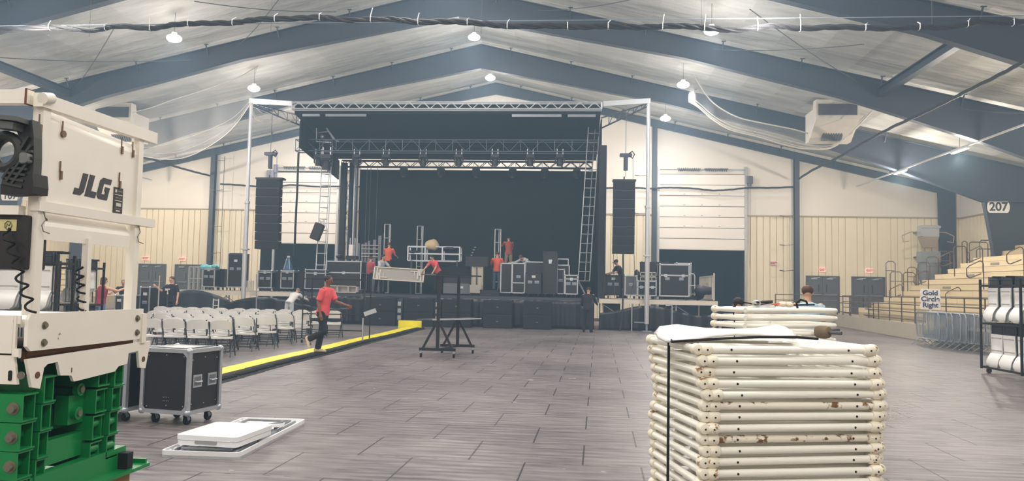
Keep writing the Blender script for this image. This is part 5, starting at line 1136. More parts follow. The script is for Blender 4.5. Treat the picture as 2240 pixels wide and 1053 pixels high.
# ----- cable ramp
YEL = M('safety_yellow', (240, 226, 40), .45, var=.06)
t = thing('cable_ramp', 'long yellow and black cable ramp lying along the aisle', 'cable ramp', (-6.2, 10.2, 0))
for k in range(21):
    y = .92*k; x = .03*math.sin(k*.9)
    MB().prism([(x-.28, .0), (x-.18, .055), (x+.2, .055), (x+.24, .0)][::-1], 'y', y+.004, y+.912).build('yellow_lid', YEL, t, smooth=0)
    m = MB(); m.prism([(x+.22, .0), (x+.22, .052), (x+.36, .04), (x+.60, .0)][::-1], 'y', y+.004, y+.912)
    for j in range(7): m.b(x+.26, x+.50, y+.05+j*.12, y+.10+j*.12, .012, .046)
    m.build('black_base', RUBBER, t, smooth=0)
t = thing('upturned_ramp_lid', 'yellow cable ramp lid standing on edge at the stage end of the ramp', 'cable ramp', (-6.75, 29.6, 0), -.1); m = MB(); m.b(0, .92, 0, .06, 0, .30); 
for k in range(5): m.b(.05+.18*k, .10+.18*k, -.012, 0, .03, .27)
m.build('lid_panel', YEL, t, smooth=0); MB().b(0, .94, .06, .35, 0, .04).build('black_foot', RUBBER, t, smooth=0)

# ----- black two-post cart with shelves
t = thing('panel_cart', 'tall black cart with two A frames and two thin shelves mid floor', 'cart', (-3.0, 18.3, 0))
for (x, y) in ((-.10, -.66), (.16, .66)):
    MB().b(x-.035, x+.035, y-.035, y+.035, .16, 1.86).build('post', BLACK, t, smooth=0)
    MB().b(x-.42, x+.42, y-.03, y+.03, .15, .215).build('base_bar', BLACK, t, smooth=0)
    for s in (-1, 1): MB().bar((x+s*.34, y, .2), (x+s*.02, y, .82), .05).build('brace', BLACK, t, smooth=0)
    for s in (-1, 1):
        c = MB().bar((x+s*.38, y, .16), (x+s*.38, y+.02, .06), .04, .05).build('caster', LT, t, smooth=0); MB().cyl((x+s*.38-.02, y+.02, .052), (x+s*.38+.02, y+.02, .052), .052, n=14).build('wheel', RUBBER, c)
MB().bar((-.10, -.66, .18), (.16, .66, .18), .05).build('link_bar', BLACK, t, smooth=0)
for z, a, b_ in ((1.885, -.50, .62), (.86, -.56, .64)):
    MB().prism([(a, -.80), (a+.35, -.80), (b_+.1, .55), (b_-.25, .75)], 'z', z-.012, z+.012).build('shelf', M('shelf_grey', (96, 98, 104), .35, .3), t, smooth=0)
    MB().bar((a+.35, -.80, z), (b_+.1, .55, z), .02, .03).build('shelf_edge', BLACK if z > 1 else LT, t, smooth=0)
# ----- rolling black pipe rack behind the runner
p0 = atY(562, 680, 22.6); 
t = thing('pipe_rack', 'thin black pipe rack on casters behind the running person', 'rack', (fl(650, 752).x, 21.0, 0))
A = atY(650, 700, 21.0).x; B = atY(783, 700, 21.0).x-A
for x in (0, B):
    for y in (0, .7): MB().b(x-.014, x+.014, y-.014, y+.014, .12, 1.80).build('upright', BLACK if x == 0 else BLACK, t, smooth=0)
for z in (.36, .80, 1.76):
    MB().b(0, B, -.014, .014, z-.014, z+.014).build('cross_rail', BLACK, t, smooth=0)
MB().b(0, B, .69, .71, 1.74, 1.77).build('cross_rail', BLACK, t, smooth=0)
for x in (0, B):
    c = MB().bar((x, 0, .12), (x, .02, .05), .03).build('caster', LT, t, smooth=0); MB().cyl((x-.015, .02, .045), (x+.015, .02, .045), .045, n=12).build('wheel', RUBBER, c)
MB().cyl((B, -.02, .12), (B, -.02, .72), .018, n=6).build('silver_leg', LT, t)
t = thing('tool_holster', 'small silver and black bracket clamped to the end of the pipe rack', 'bracket', (t.location.x+B+.14, 21.0, .86)); m = MB(); m.tf = Matrix.Rotation(-.35, 4, 'Y'); m.b(-.12, .22, -.03, .03, -.06, .06); m.build('bracket_body', LT, t, smooth=0); m = MB(); m.tf = Matrix.Rotation(-.35, 4, 'Y'); m.b(-.16, .26, -.02, .04, .06, .085); m.b(-.14, -.12, -.03, .03, -.1, .1); m.build('bracket_edge', BLACK, t, smooth=0)
o = MB().tube([atY(*q_, 26.)-atY(561, 600, 26.) for q_ in ((561, 600), (561, 640), (560, 696), (560, 720))], .018, 5).build('thin_pole', ALUM); o.location = atY(561, 600, 26.); tag(o, 'thin pole standing behind the farthest chair row', 'pole')
bpy.data.objects['thin_pole'].location.z += 0

# ----- big foreground flight case
c = Vector((-4.555, 8.455, 0))
t = flight_case(c.x, c.y, 0, .60, .54, .83, 'large black flight case on casters beside the scissor lift', -math.radians(11), True, 0, None, k=1.0)
for nm, y_ in (('corner_plate', 0),):
    for xx in (-.30, .30):
        for zz in (.165, .815): 
            m = MB(); s = -1 if xx > 0 else 1; v = -1 if zz > .5 else 1; m.prism([(xx, zz), (xx+s*.07, zz), (xx, zz+v*.07)][::s*v], 'y', -.028, -.022); m.build(nm, ALU, t, smooth=0)
for yy in (.14, .40):
    m = MB(); m.b(.300, .312, yy-.075, yy+.075, .42, .56); o = m.build('handle_plate', ALU, t, smooth=0); m = MB(); m.b(.312, .316, yy-.055, yy+.055, .44, .54); m.build('handle_dish', M('dish_shadow', (120, 124, 130), .4, .5), o, smooth=0); m = MB(); m.tube([(.316, yy-.045, .49), (.338, yy-.045, .485), (.338, yy+.045, .485), (.316, yy+.045, .49)], .010, 6); m.build('handle', ALU, o)
rnd = random.Random(5); m = MB()
for (a, b_) in [(-.24, .77), (.0, .78), (.23, .77), (-.24, .2), (.24, .22), (.02, .22)]: MB().cyl((a, -.004, b_), (a, .0, b_), .006, n=8).build('rivet', LT, t)
for k in range(8): MB().cyl((-.02+.022*(k % 4), -.004, .27+.04*(k//4)), (-.02+.022*(k % 4), 0, .27+.04*(k//4)), .004, n=6).build('rivet', LT, t)
for (a, b_) in [(.06, .73), (.27, .75), (.48, .73), (.06, .24), (.27, .23), (.48, .24)]: MB().cyl((.30, a, b_), (.304, a, b_), .006, n=8).build('rivet', LT, t)
MB().b(-.2, .18, .1, .44, .852, .856).build('lid_dish', M('dish_white', (196, 196, 194), .4, .3), t, smooth=0)
flight_case(-5.36, 8.55, 0, .66, .64, .80, 'black flight case mostly hidden behind the scissor lift', -math.radians(11), True, 1)

# ----- folding tables on the floor
TW_ = M('table_white', (238, 238, 240), .4, var=.02); TG = M('table_leg_grey', (128, 132, 138), .4, .5)
t = thing('folding_table', 'white folding table lying upside down on the floor, legs folded in', 'table', (-3.40, 7.86, 0), .02)
W2, L2 = .37, .93
MB().rb(0, 0, .012, 2*W2, 2*L2, .022, .05, 'z', 6).build('table_top', TW_, t)
g = MB(); o2 = []
for cx, cy, a0 in ((1, 1, 0), (-1, 1, 90), (-1, -1, 180), (1, -1, 270)):
    for i in range(7): a = math.radians(a0+15*i); o2.append((cx*(W2-.05)+.05*math.cos(a), cy*(L2-.05)+.05*math.sin(a)))
n = len(o2); inn = [(x*.95, y*.98) for x, y in o2]
g.add([(x, y, .0) for x, y in o2]+[(x, y, .062) for x, y in o2]+[(x, y, .062) for x, y in inn]+[(x, y, .02) for x, y in inn], [(i+n*k, (i+1) % n+n*k, (i+1) % n+n*(k+1), i+n*(k+1)) for k in range(3) for i in range(n)]); g.build('rim', TW_, t, 50)
for k in range(16): MB().b(-W2*.9, -W2*.9+.02, -L2*.93+k*.115, -L2*.93+k*.115+.05, .024, .05).build('rim_rib', TW_, t, smooth=0)
for s in (-1, 1):
    MB().tube([(s*.28, -.82, .045), (s*.28, .82, .045)], .014, 6).build('side_rail', TG, t)
    MB().tube([(-.24, s*.30, .06), (-.24, s*.78, .06), (.24, s*.78, .06), (.24, s*.30, .06)], .013, 6).build('leg_frame', TG, t)
    MB().tube([(-.2, s*.45, .065), (0, s*.12, .07), (.2, s*.45, .065)], .011, 6).build('leg_brace', TG, t)
    MB().b(-.30, .30, s*.28-.02, s*.28+.02, .03, .055).build('hinge_bar', TG, t, smooth=0)
t = thing('folded_table', 'white folding table folded in half resting on the upturned table', 'table', (-3.35, 7.40, .075), -.08)
MB().rb(0, 0, .035, .61, .72, .045, .05, 'z', 6).build('lower_half', TW_, t); MB().rb(0, 0, .084, .62, .73, .045, .05, 'z', 6).build('upper_half', TW_, t)
MB().rb(0, -.362, .045, .22, .012, .03, .012, 'y').build('carry_handle', M('handle_shadow', (150, 150, 152), .5), t)
MB().b(-.34, -.30, .1, .2, .03, .06).build('hinge', TG, t, smooth=0)
t = thing('folded_leg_bundle', 'small grey and white folded bracket lying across the upturned table', 'bracket', (-3.22, 8.12, .075), .5); MB().tube([(-.12, 0, .01), (.15, .03, .05), (.2, .25, .02), (-.02, .3, .03)], .012, 6).build('wire_loop', TG, t); MB().rb(.06, .06, .02, .22, .16, .03, .03, 'z').build('plastic_pad', TW_, t)

# ----- folded chairs hung on carts
def hung_chair():
    t = thing('hung_folding_chair', '', 'chair', (0, 0, 0)); w_ = .42
    m = MB(); y0 = -.02
    g = [[(x*(w_/2)*(.93+.07*k), y0-.015*(1-x*x), .34+.40*k) for x in [-1+i/3 for i in range(7)]] for k in (0, .5, 1)]; gb = [[(x, y+.02, z) for x, y, z in r[::-1]] for r in g]
    m.sheet(g); m.sheet(gb); m.b(-w_/2*.93, -w_/2*.93+.008, y0, y0+.02, .34, .74); m.b(w_/2*.93-.008, w_/2*.93, y0, y0+.02, .34, .74); m.build('seat_panel', CHB, t, 50)
    for z in (.40, .66): MB().b(-w_/2*.85, w_/2*.85, y0-.022, y0-.012, z, z+.014).build('seat_rib', M('rib_grey', (176, 176, 176), .5), t, smooth=0)
    m = MB(); g = []
    for k in range(8):
        a = k/7; z = .34-.31*a; y = y0-.10*math.sin(a*PI*.75)*1.0-.01; hw = w_/2*(1 if a < .6 else math.sqrt(max(.1, 1-((a-.6)/.45)**2))); g.append([(x*hw, y-.01*(1-x*x), z) for x in [-1+i/3 for i in range(7)]])
    m.sheet(g); m.sheet([[(x, y+.012, z) for x, y, z in r[::-1]] for r in g]); m.build('back_panel', CHB, t, 60)
    for s in (-1, 1):
        MB().tube([(s*.205, .005, .03), (s*.205, .01, .98)], .011, 6).build('leg', CHL, t); MB().tube([(s*.18, .03, .34), (s*.18, .03, .93), (s*.14, .03, .96)], .010, 6).build('leg', CHL, t)
    m = MB(); m.b(-.2, .2, .0, .02, .74, .76); m.b(-.2, .2, .0, .02, .90, .92); m.build('cross_bar', CHL, t, smooth=0)
    MB().b(-.17, .17, .008, .02, .76, .97).build('dark_plate', M('plate_dark', (44, 46, 50), .6), t, smooth=0); return t
hc0 = hung_chair(); first = True; k_all = 0
colw = ('in the column nearest the camera', 'in the middle column', 'in the farthest column')
ordw = ['first', 'second', 'third', 'fourth', 'fifth', 'sixth', 'seventh', 'eighth', 'ninth', 'tenth', 'eleventh', 'twelfth', 'thirteenth', 'fourteenth']
rnd = random.Random(3)
for tier in (0, 1):
    for col in range(3):
        for k in range(13 if col == 0 else 3):
            t = hc0 if first else dup(hc0); first = False
            t.location = (8.85+.068*k+(.08 if k == 0 and tier == 0 else 0)-.0*col, 16.28+.50*col, .10+.98*tier); t.rotation_euler = (rnd.uniform(-.02, .05), 0, -PI/2+rnd.uniform(-.06, .06))
            t['label'] = 'folded chair hung %s from the left, %s tier of the right cart, %s' % (ordw[k], ('lower', 'upper')[tier], colw[col].replace('in the column nearest the camera', 'near side').replace('in the middle column', 'middle').replace('in the farthest column', 'far side')); t['group'] = 'folded chairs hung on the right cart'
def chair_cart(loc, rz, Lx, Ly, label):
    t = thing('chair_cart', label, 'chair cart', loc, rz); r = .02
    for x in (.0, Lx):
        for y in (0, Ly): MB().b(x-r, x+r, y-r, y+r, .1, 2.0).build('post', BLACK, t, smooth=0)
    for z in (.14, 1.06, 1.86):
        for y in (0, Ly): MB().b(0, Lx, y-r*.8, y+r*.8, z-r, z+r).build('long_rail', BLACK, t, smooth=0)
        for x in (0, Lx): MB().b(x-r*.8, x+r*.8, 0, Ly, z-r, z+r).build('cross_rail', BLACK, t, smooth=0)
    for y in (Ly/3, 2*Ly/3):
        for z in (1.06, 2.04): MB().b(0, Lx, y-r, y+r, z-r, z+r).build('hook_rail', BLACK, t, smooth=0)
    MB().bar((Lx*.35, -.01, .16), (Lx*.95, -.01, .62), .05, .03).build('brace', BLACK, t, smooth=0)
    for x in (.12, Lx-.1):
        for y in (.0, Ly):
            c = MB().b(x-.05, x+.05, y-.04, y+.04, .1, .125).bar((x, y, .11), (x+.03, y, .06), .03, .05).build('caster', ALU, t, smooth=0); MB().cyl((x+.03, y-.018, .052), (x+.03, y+.018, .052), .052, n=14).build('wheel', M('wheel_brown', (84, 60, 50), .6), c)
    return t
chair_cart((8.71, 16.02, 0), 0, 2.0, 1.52, 'black wheeled chair cart at the right edge, hung with folded chairs')
# left carts seen through the lift
ch_n = 0
for col in range(2):
    for k in range(3):
        for tier in (0, 1):
            t = dup(hc0, (-9.12+.53*col, 11.9+.07*k, .10+.98*tier)); t.rotation_euler = (.02, 0, rnd.uniform(-.03, .03)); t['group'] = 'folded chairs hung on the left cart'
            t['label'] = 'white folded chair on the left cart, %s tier, %s, %s layer' % (('lower', 'upper')[tier], ('left', 'right')[col]+' column', ('front', 'second', 'third')[k])
chair_cart((-9.42, 11.85, 0), 0, 1.14, .42, 'black wheeled chair cart left, seen beyond the lift control box')
for k in range(6):
    for tier in (0, 1):
        t = dup(hc0, (-11.02+.085*k, 16.3, .10+.98*tier)); t.rotation_euler = (.03, 0, -PI/2+rnd.uniform(-.05, .05)); t['group'] = 'folded chairs hung on the cart behind the lift'
        t['label'] = 'folded chair edge on, %s from the left, %s tier, dark cart behind the lift' % (ordw[k], ('lower', 'upper')[tier])
chair_cart((-11.12, 16.0, 0), 0, .62, .6, 'dark chair cart packed with folded chairs behind the lift railing')

# ================================================================= BARRICADE STACKS
BW = M('barricade_white', (244, 241, 230), .30, var=.04, sc=5, rust=(134, 100, 62), rsc=13, rth=.70, bump=.1, bsc=30)
BC = M('barricade_cap', (238, 231, 212), .4, var=.08, sc=9, rust=(150, 108, 70), rsc=22, rth=.60)
BWR = M('barricade_rusty', (240, 234, 218), .4, var=.06, sc=5, rust=(118, 84, 48), rsc=9, rth=.53, bump=.1, bsc=30)
HOLE = M('bolt_hole', (24, 20, 18), .7)
def barricade(LU, LV, rounded=False, r=.0195, mt=None):
    t = thing('barricade_frame', '', 'barricade', (0, 0, 0)); R2 = r*1.55; mt = mt or BW
    if not rounded:
        MB().cyl((.045, 0, 0), (LU-.045, 0, 0), r, n=16).build('long_tube', mt, t); MB().cyl((.045, LV, 0), (LU-.045, LV, 0), r, n=14).build('long_tube', BW, t)
        MB().cyl((0, .03, 0), (0, LV-.03, 0), r, n=14).build('side_tube', BW, t); MB().cyl((LU, .03, .004), (LU, LV-.03, .004), r, n=14).build('side_tube', BW, t)
        for (x, y, ax) in ((.03, -.0, 0), (LU-.03, 0, 0), (-.012, .012, 1), (LU+.012, .03, 1), (0, LV, 1), (LU, LV, 1), (.03, LV, 0), (LU-.03, LV, 0)):
            m = MB()
            if ax == 0: m.tube([(x-.03, y, 0), (x-.026, y, 0), (x-.01, y, 0), (x+.012, y, 0), (x+.03, y, 0)], R2, 14, rs=[.012, R2*.85, R2, R2, R2*.82])
            else: m.tube([(x, y-.032, 0), (x, y-.026, 0), (x, y-.01, 0), (x, y+.014, 0), (x, y+.03, 0)], R2, 14, rs=[.012, R2*.85, R2, R2, R2*.82])
            c = m.build('end_cap', BC, t)
            if y < .1: MB().cyl((x, y-(.0345 if ax else R2+.0015), 0), (x, y-.028 if ax else y-R2+.003, 0), .005, n=8).build('bolt', HOLE, c)
        MB().cyl((.03, .085, .012), (LU-.03, .085, .004), r*.8, n=12).build('inner_tube', BW, t)
        MB().tube([(.05, .30, 0), (LU*.5, .25, .0), (LU-.04, .34, 0)], r*.9, 12).build('inner_tube', BW, t); MB().cyl((.03, .5, 0), (LU-.03, .5, 0), r*.9, n=12).build('inner_tube', BW, t)
        for k in range(4): MB().cyl((LU*.62+.09*k, .085, 0), (LU*.62+.09*k+.05, LV-.02, 0), r*.62, n=10).build('slat_tube', BW, t)
        for x in (.16, LU-.15): MB().cyl((x, -r-.0012, 0), (x, -r+.004, 0), .006, n=10).build('bolt_hole', HOLE, t)
    else:
        p = []
        for cx, cy, a0 in ((LU-.12, .12, -90), (LU-.12, LV-.12, 0), (.12, LV-.12, 90), (.12, .12, 180)):
            for i in range(6): a = math.radians(a0+18*i); p.append((cx+.12*math.cos(a), cy+.12*math.sin(a), 0))
        MB().tube(p, r, 12, closed=True).build('hoop_tube', BW, t)
        MB().cyl((-.035, .05, 0), (-.035, LV-.04, 0), r, n=12).build('side_tube', BW, t)
        for y in (LV-.02,): MB().tube([(-.035, y-.03, 0), (-.035, y-.025, 0), (-.035, y, 0), (-.035, y+.025, 0)], R2, 12, rs=[.01, R2*.8, R2, R2*.8]).build('end_cap', BC, t)
        for x in (.3, .55): MB().cyl((x, .02, 0), (x, LV-.02, 0), r*.8, n=10).build('inner_tube', BW, t)
    return t
ORDN = ['topmost', 'second from the top', 'third from the top', 'fourth from the top', 'fifth from the top', 'sixth from the top', 'seventh from the top', 'eighth from the top', 'ninth from the top', 'tenth from the top', 'eleventh from the top', 'twelfth from the top', 'thirteenth from the top', 'fourteenth from the top', 'fifteenth from the top', 'sixteenth from the top', 'seventeenth from the top', 'eighteenth from the top', 'nineteenth from the top', 'twentieth from the top', 'twenty first from the top', 'twenty second from the top', 'twenty third from the top', 'twenty fourth from the top', 'twenty fifth from the top']
def stack(P0, rz, LU, LV, ztop, pitch, label, grp, rounded, seed, jit=.012):
    N = int((ztop-.03)/pitch)+1; b0 = barricade(LU, LV, rounded); rnd = random.Random(seed); u_ = Vector((math.cos(rz), math.sin(rz), 0)); v_ = Vector((-u_.y, u_.x, 0)); c = P0+u_*LU/2+v_*LV/2
    for k in range(N):
        t = b0 if k == 0 else (barricade(LU, LV, rounded, mt=BWR) if (k in (5, 8) and not rounded) else dup(b0)); z = ztop-k*pitch-.03; j = jit if k < N else 0; dr = rnd.uniform(-.02, .02); sh = u_*rnd.uniform(-j, j)+v_*rnd.uniform(-j, j)
        if not rounded and k < 4: sh += -v_*.0+u_*(-.012*(3-k))
        u2 = Vector((math.cos(rz+dr), math.sin(rz+dr), 0)); v2 = Vector((-u2.y, u2.x, 0)); o_ = c-u2*LU/2-v2*LV/2+sh
        t.location = (o_.x, o_.y, z); t.rotation_euler = (rnd.uniform(-.004, .004), rnd.uniform(-.005, .005), rz+dr); t['label'] = '%s, %s' % (label, ORDN[k]); t['group'] = grp
    return b0
S1 = Vector((.665, 3.98, 0)); RZ1 = math.radians(14)
stack(S1, RZ1, .945, .74, 1.345, .0556, 'worn white tube barricade in the nearer stack', 'white barricades of the nearer stack', False, 21)
S2 = Vector((1.36, 6.1, 0)); RZ2 = math.radians(27)
stack(S2, RZ2, .88, .45, 1.50, .0600, 'white tube barricade in the farther stack', 'white barricades of the farther stack', True, 8, .008)
# white sheet and strap on the nearer stack
zt = 1.375; top = [(1434, 733), (1445, 722), (1480, 718), (1540, 722), (1600, 722), (1655, 720), (1700, 717), (1716, 724), (1738, 735)]; bot = [(1437, 742), (1455, 748), (1480, 747), (1520, 744), (1560, 741), (1610, 739), (1660, 738), (1705, 738), (1742, 738)]
A_ = [atY(x, y, 4.60) for x, y in top]; B2_ = [atY(x, y, 4.13) for x, y in bot]; O = B2_[0]; g = []
for r_ in range(7): g.append([tuple(A_[i].lerp(B2_[i], r_/6)-O+Vector((0, 0, .010*math.sin(i*1.1+r_*.4)))) for i in range(len(A_))])
o = MB().sheet(g).build('plastic_sheet', WHITE, smooth=180); o.location = O; md = o.modifiers.new('thick', 'SOLIDIFY'); md.thickness = .014; tag(o, 'glossy white plastic sheet lying on top of the nearer barricade stack', 'plastic sheet')
p1 = [atY(x, y, 4.10) for x, y in ((1464, 752), (1470, 748), (1520, 745), (1580, 741), (1660, 738), (1742, 738), (1790, 742))]
sdir = Vector((-math.sin(RZ1), math.cos(RZ1), 0)); s0 = S1+sdir*.40+Vector((-math.cos(RZ1), -math.sin(RZ1), 0))*.05
t = thing('black_strap', 'thin black strap around the nearer barricade stack', 'strap', (s0.x, s0.y, .02))
m = MB(); m.tube([Vector((s0.x, s0.y, z))-t.location for z in (.02, .4, .8, 1.2, 1.36)]+[p1[1]-t.location]+[p-t.location for p in p1[2:]], .0075, 6); m.build('strap_band', RUBBER, t)
# wheel and hardware on the farther stack
WHL = M('worn_wheel', (122, 106, 86), .8, var=.25, sc=20); p = atY(1800, 727, 6.28)
t = thing('cart_wheel', 'worn grey brown wheel with axle at the right end of the farther stack', 'wheel', p, .25); MB().tube([(-.055, 0, 0), (-.05, 0, 0), (-.02, 0, 0), (.02, 0, 0), (.05, 0, 0), (.055, 0, 0)], .05, 18, rs=[.034, .044, .050, .050, .044, .034]).build('tread', WHL, t); MB().cyl((.05, 0, 0), (.16, 0, 0), .014, n=8).build('axle', DGREY, t); MB().cyl((-.062, 0, 0), (-.054, 0, 0), .018, n=8).build('hub', DGREY, t); t.rotation_euler = (0, 0, -.9); MB().bar((0, 0, 0), (.0, .20, .01), .03).build('fork', DGREY, t)
zt2 = 1.50
def onS2(px, py, z=0): return atY(px, py, 6.42-z*2)
t = thing('ratchet_strap', 'black ratchet strap and buckle lying on the farther barricade stack', 'strap', onS2(1660, 668))
q = t.location; m = MB(); m.tube([onS2(*a, .03)-q for a in ((1600, 676), (1612, 665), (1625, 662), (1640, 664), (1655, 668), (1672, 666), (1690, 662))], .006, 6); m.build('strap_band', RUBBER, t)
m = MB(); m.tube([onS2(1655, 662, .04)-q, onS2(1690, 660, .04)-q], .011, 8); m.build('ratchet_handle', BLACK, t)
m = MB(); m.tube([onS2(1655, 664, .045)-q+Vector((.03*math.cos(a), 0, .022*math.sin(a))) for a in [2*PI*i/10 for i in range(10)]], .006, 5, closed=True); m.build('steel_ring', ALU, t)
t = thing('black_strap', 'black strap running down the left side of the farther stack', 'strap', onS2(1604, 680)); q = t.location; MB().tube([onS2(1612, 665, .035)-q, onS2(1604, 678, .03)-q, Vector((.0, -.05, -.1)), Vector((.0, -.05, -.5)), Vector((.0, -.05, -1.4))], .005, 6).build('strap_band', RUBBER, t)
t = thing('hook_strap', 'black hook and cord loop on the right part of the farther stack', 'strap', onS2(1745, 672)); q = t.location; MB().tube([onS2(1735, 668, .02)-q, onS2(1782, 667, .02)-q], .007, 5).tube([onS2(1745, 676, .02)-q, onS2(1742, 663, .04)-q, onS2(1752, 656, .05)-q, onS2(1764, 660, .04)-q, onS2(1766, 668, .02)-q], .009, 6).build('cord', RUBBER, t)
o = MB().tube([onS2(1686, 667, .03), onS2(1710, 664, .03), onS2(1738, 666, .03)], .006, 5).build('orange_strap', ORG); tag(o, 'thin orange strap lying across the farther barricade stack', 'strap')
for i, (px, py) in enumerate(((1712, 666), (1726, 667))):
    p = onS2(px, py, .02); o = MB().sph((0, 0, 0), (.035, .05, .022), 12, 8).build('foam_pad', M('foam_beige', (226, 208, 188), .7)); o.location = p; tag(o, 'small beige pad on the far edge of the farther stack, %s one' % ('left', 'right')[i], 'pad')
o = MB().sheet([[tuple(onS2(x, y, .03+.008*math.sin(x*.1))-onS2(1620, 678)) for x, y in r] for r in (((1625, 672), (1660, 668), (1690, 664)), ((1622, 683), (1665, 678), (1700, 681)))]).build('plastic_scrap', WHITE, smooth=180); o.location = onS2(1620, 678); md = o.modifiers.new('thick', 'SOLIDIFY'); md.thickness = .01; tag(o, 'crumpled white plastic scrap on top of the farther stack', 'plastic')

# ================================================================= THE SCISSOR LIFT
GRN = M('lift_green', (0, 128, 62), .35, var=.12, sc=5, rust=(40, 92, 60), rsc=10, rth=.70); CRM = CREAM; GRE = M('greasy_steel', (126, 120, 104), .45, .5, var=.2, sc=20); RUSTY = M('rust_brown', (110, 74, 48), .8, var=.3, sc=20)
LX, LY = -2.67, 3.62
t = thing('scissor_lift', 'cream scissor lift platform over folded green scissor arms at the left edge', 'scissor lift', (LX, LY, 0)); lift = t
LEN = 2.3
def W(px, py, dx=0): p = atX(px, py, LX+dx); return (p.y-LY, p.z)
m = MB(); m.b(-LEN, -.01, .03, 1.0, 1.36, 1.40); m.build('platform_floor', CRM, t, smooth=0)
tb = MB(); tb.prism([(.03, 1.245), (.99, 1.245), (1.02, 1.30), (1.02, 1.43), (.02, 1.43), (.0, 1.40), (.0, 1.27)], 'x', -.012, .006); tbo = tb.build('toe_board', CRM, t, smooth=0)
MB().b(-LEN, -.064, -.01, .01, 1.235, 1.42).build('toe_board', CRM, t, smooth=0)
m = MB(); m.b(-.058, -.045, -.016, .0, 1.22, 1.42); m.b(-.045, -.02, -.02, .0, 1.22, 1.26); m.b(-.045, -.028, -.01, .0, 1.38, 1.42); m.build('hinge_plate', CRM, t, smooth=0)
m = MB(); m.b(-.012, .015, 1.0, 1.05, 1.22, 1.40); m.build('hinge_plate', CRM, t, smooth=0)
for (px, py) in ((95, 712), (93, 750), (298, 697), (297, 728)):
    y, z = W(px, py); b_ = MB(); b_.cyl((.006, y, z), (.010, y, z), .020, n=16); o = b_.build('washer', GRE, tbo); MB().cyl((.010, y, z), (.020, y, z), .013, n=6).build('bolt_head', GRE, tbo, smooth=20)
m = MB(); m.b(-LEN, -.03, .06, .98, 1.215, 1.24); m.b(-.06, -.04, .05, 1.0, 1.19, 1.24); m.build('rust_gap', RUSTY, t, smooth=0)
# lower end plate with the stepped outline
pl = [(57, 787), (68, 848), (86, 851), (95, 805), (103, 797), (125, 792), (131, 822), (155, 822), (160, 835), (166, 834), (250, 813), (258, 802), (277, 796), (280, 773), (301, 768), (304, 805), (317, 806), (328, 746)]
m = MB(); m.prism([W(*p) for p in pl], 'x', -.012, .004); ep = m.build('end_plate', CRM, t, smooth=0)
for (px, py) in ((80, 821), (312, 786)):
    y, z = W(px, py); MB().cyl((.004, y, z), (.007, y, z), .017, n=14).build('drain_hole', RUSTY, ep)
y, z = W(155, 810); MB().b(.004, .006, y-.003, y+.003, z-.012, z+.012).build('scratch', RUSTY, ep, smooth=0)
m = MB(); m.prism([(-LEN, 1.235), (-.055, 1.225), (-.030, 1.085), (-LEN, 1.10)][::-1], 'y', -.004, .012); sb = m.build('side_beam', CRM, t, smooth=0)
for (px, py, kd) in ((24, 822, 's'), (47, 822, 'c')):
    p = atY(px, py, LY); x = p.x-LX
    if kd == 's': MB().rb(x, -.006, p.z, .018, .006, .05, .008, 'y').build('slot', HOLE, sb)
    else: MB().cyl((x, -.006, p.z), (x, .0, p.z), .019, n=16).build('bolt_head', GRE, sb)
MB().cyl((-.28, -.012, 1.31), (-.28, -.008, 1.31), .007, n=10).build('hole', HOLE, t)
# rails and posts
def sq(nm, x, y, z0, z1, w_=.05): return MB().b(x-w_/2, x+w_/2, y-w_/2, y+w_/2, z0, z1).build(nm, CRM, t, smooth=0)
sq('corner_post', -.025, .055, 1.42, 2.50, .055); sq('corner_post', -.02, .91, 1.42, 2.48, .05); sq('short_post', -.015, .46, 1.42, 1.83, .035)
MB().bar((-.01, .0, 2.495), (-.005, 1.06, 2.505), .05, .07).build('top_rail', CRM, t, smooth=0)
MB().cyl((.015, -.005, 2.50), (.015, .06, 2.515), .029, n=12).build('rail_end_cap', CRM, t)
MB().bar((-.01, .02, 1.965), (-.005, 1.08, 1.965), .05, .05).build('mid_rail', CRM, t, smooth=0)
MB().bar((-.0, 1.075, 1.965), (-.0, 1.085, 1.965), .03, .03).build('rail_hole', RUSTY, t, smooth=0)
MB().bar((-LEN, 0, 2.505), (-.05, 0, 2.505), .05, .07).build('top_rail', CRM, t, smooth=0)
MB().b(-.062, -.052, -.028, .028, 2.465, 2.545).build('rail_break', RUSTY, t, smooth=0)
MB().bar((-LEN, 0, 1.938), (-.06, 0, 1.938), .05, .045).build('mid_rail', CRM, t, smooth=0)
for x in (-1.1, -2.2): sq('side_post', x, 0, 1.42, 2.48, .05)
m = MB(); m.prism([(.10, 1.985), (.885, 1.985), (.885, 2.37), (.10, 2.405)], 'x', -.02, -.01); sp = m.build('sign_panel', CRM, t, smooth=0)
m = MB(); m.add([(-.010, .10, 2.405), (-.010, .885, 2.37), (-.055, .885, 2.44), (-.055, .10, 2.47), (-.02, .10, 2.405), (-.02, .885, 2.37), (-.065, .885, 2.44), (-.065, .10, 2.47)], [(0, 1, 2, 3), (7, 6, 5, 4), (0, 4, 5, 1), (3, 2, 6, 7)]); m.build('panel_lip', CRM, t, smooth=0)
m = MB(); m.b(-.02, -.01, .08, .86, 1.80, 1.87); m.add([(-.010, .08, 1.87), (-.010, .86, 1.87), (-.05, .86, 1.945), (-.05, .08, 1.945), (-.02, .08, 1.87), (-.02, .86, 1.87), (-.06, .86, 1.945), (-.06, .08, 1.945)], [(0, 1, 2, 3), (7, 6, 5, 4)]); m.build('lower_panel', CRM, t, smooth=0)
m = MB(); m.b(-.085, -.06, -.012, .012, 2.05, 2.37); m.build('gate_plate', CRM, t, smooth=0)
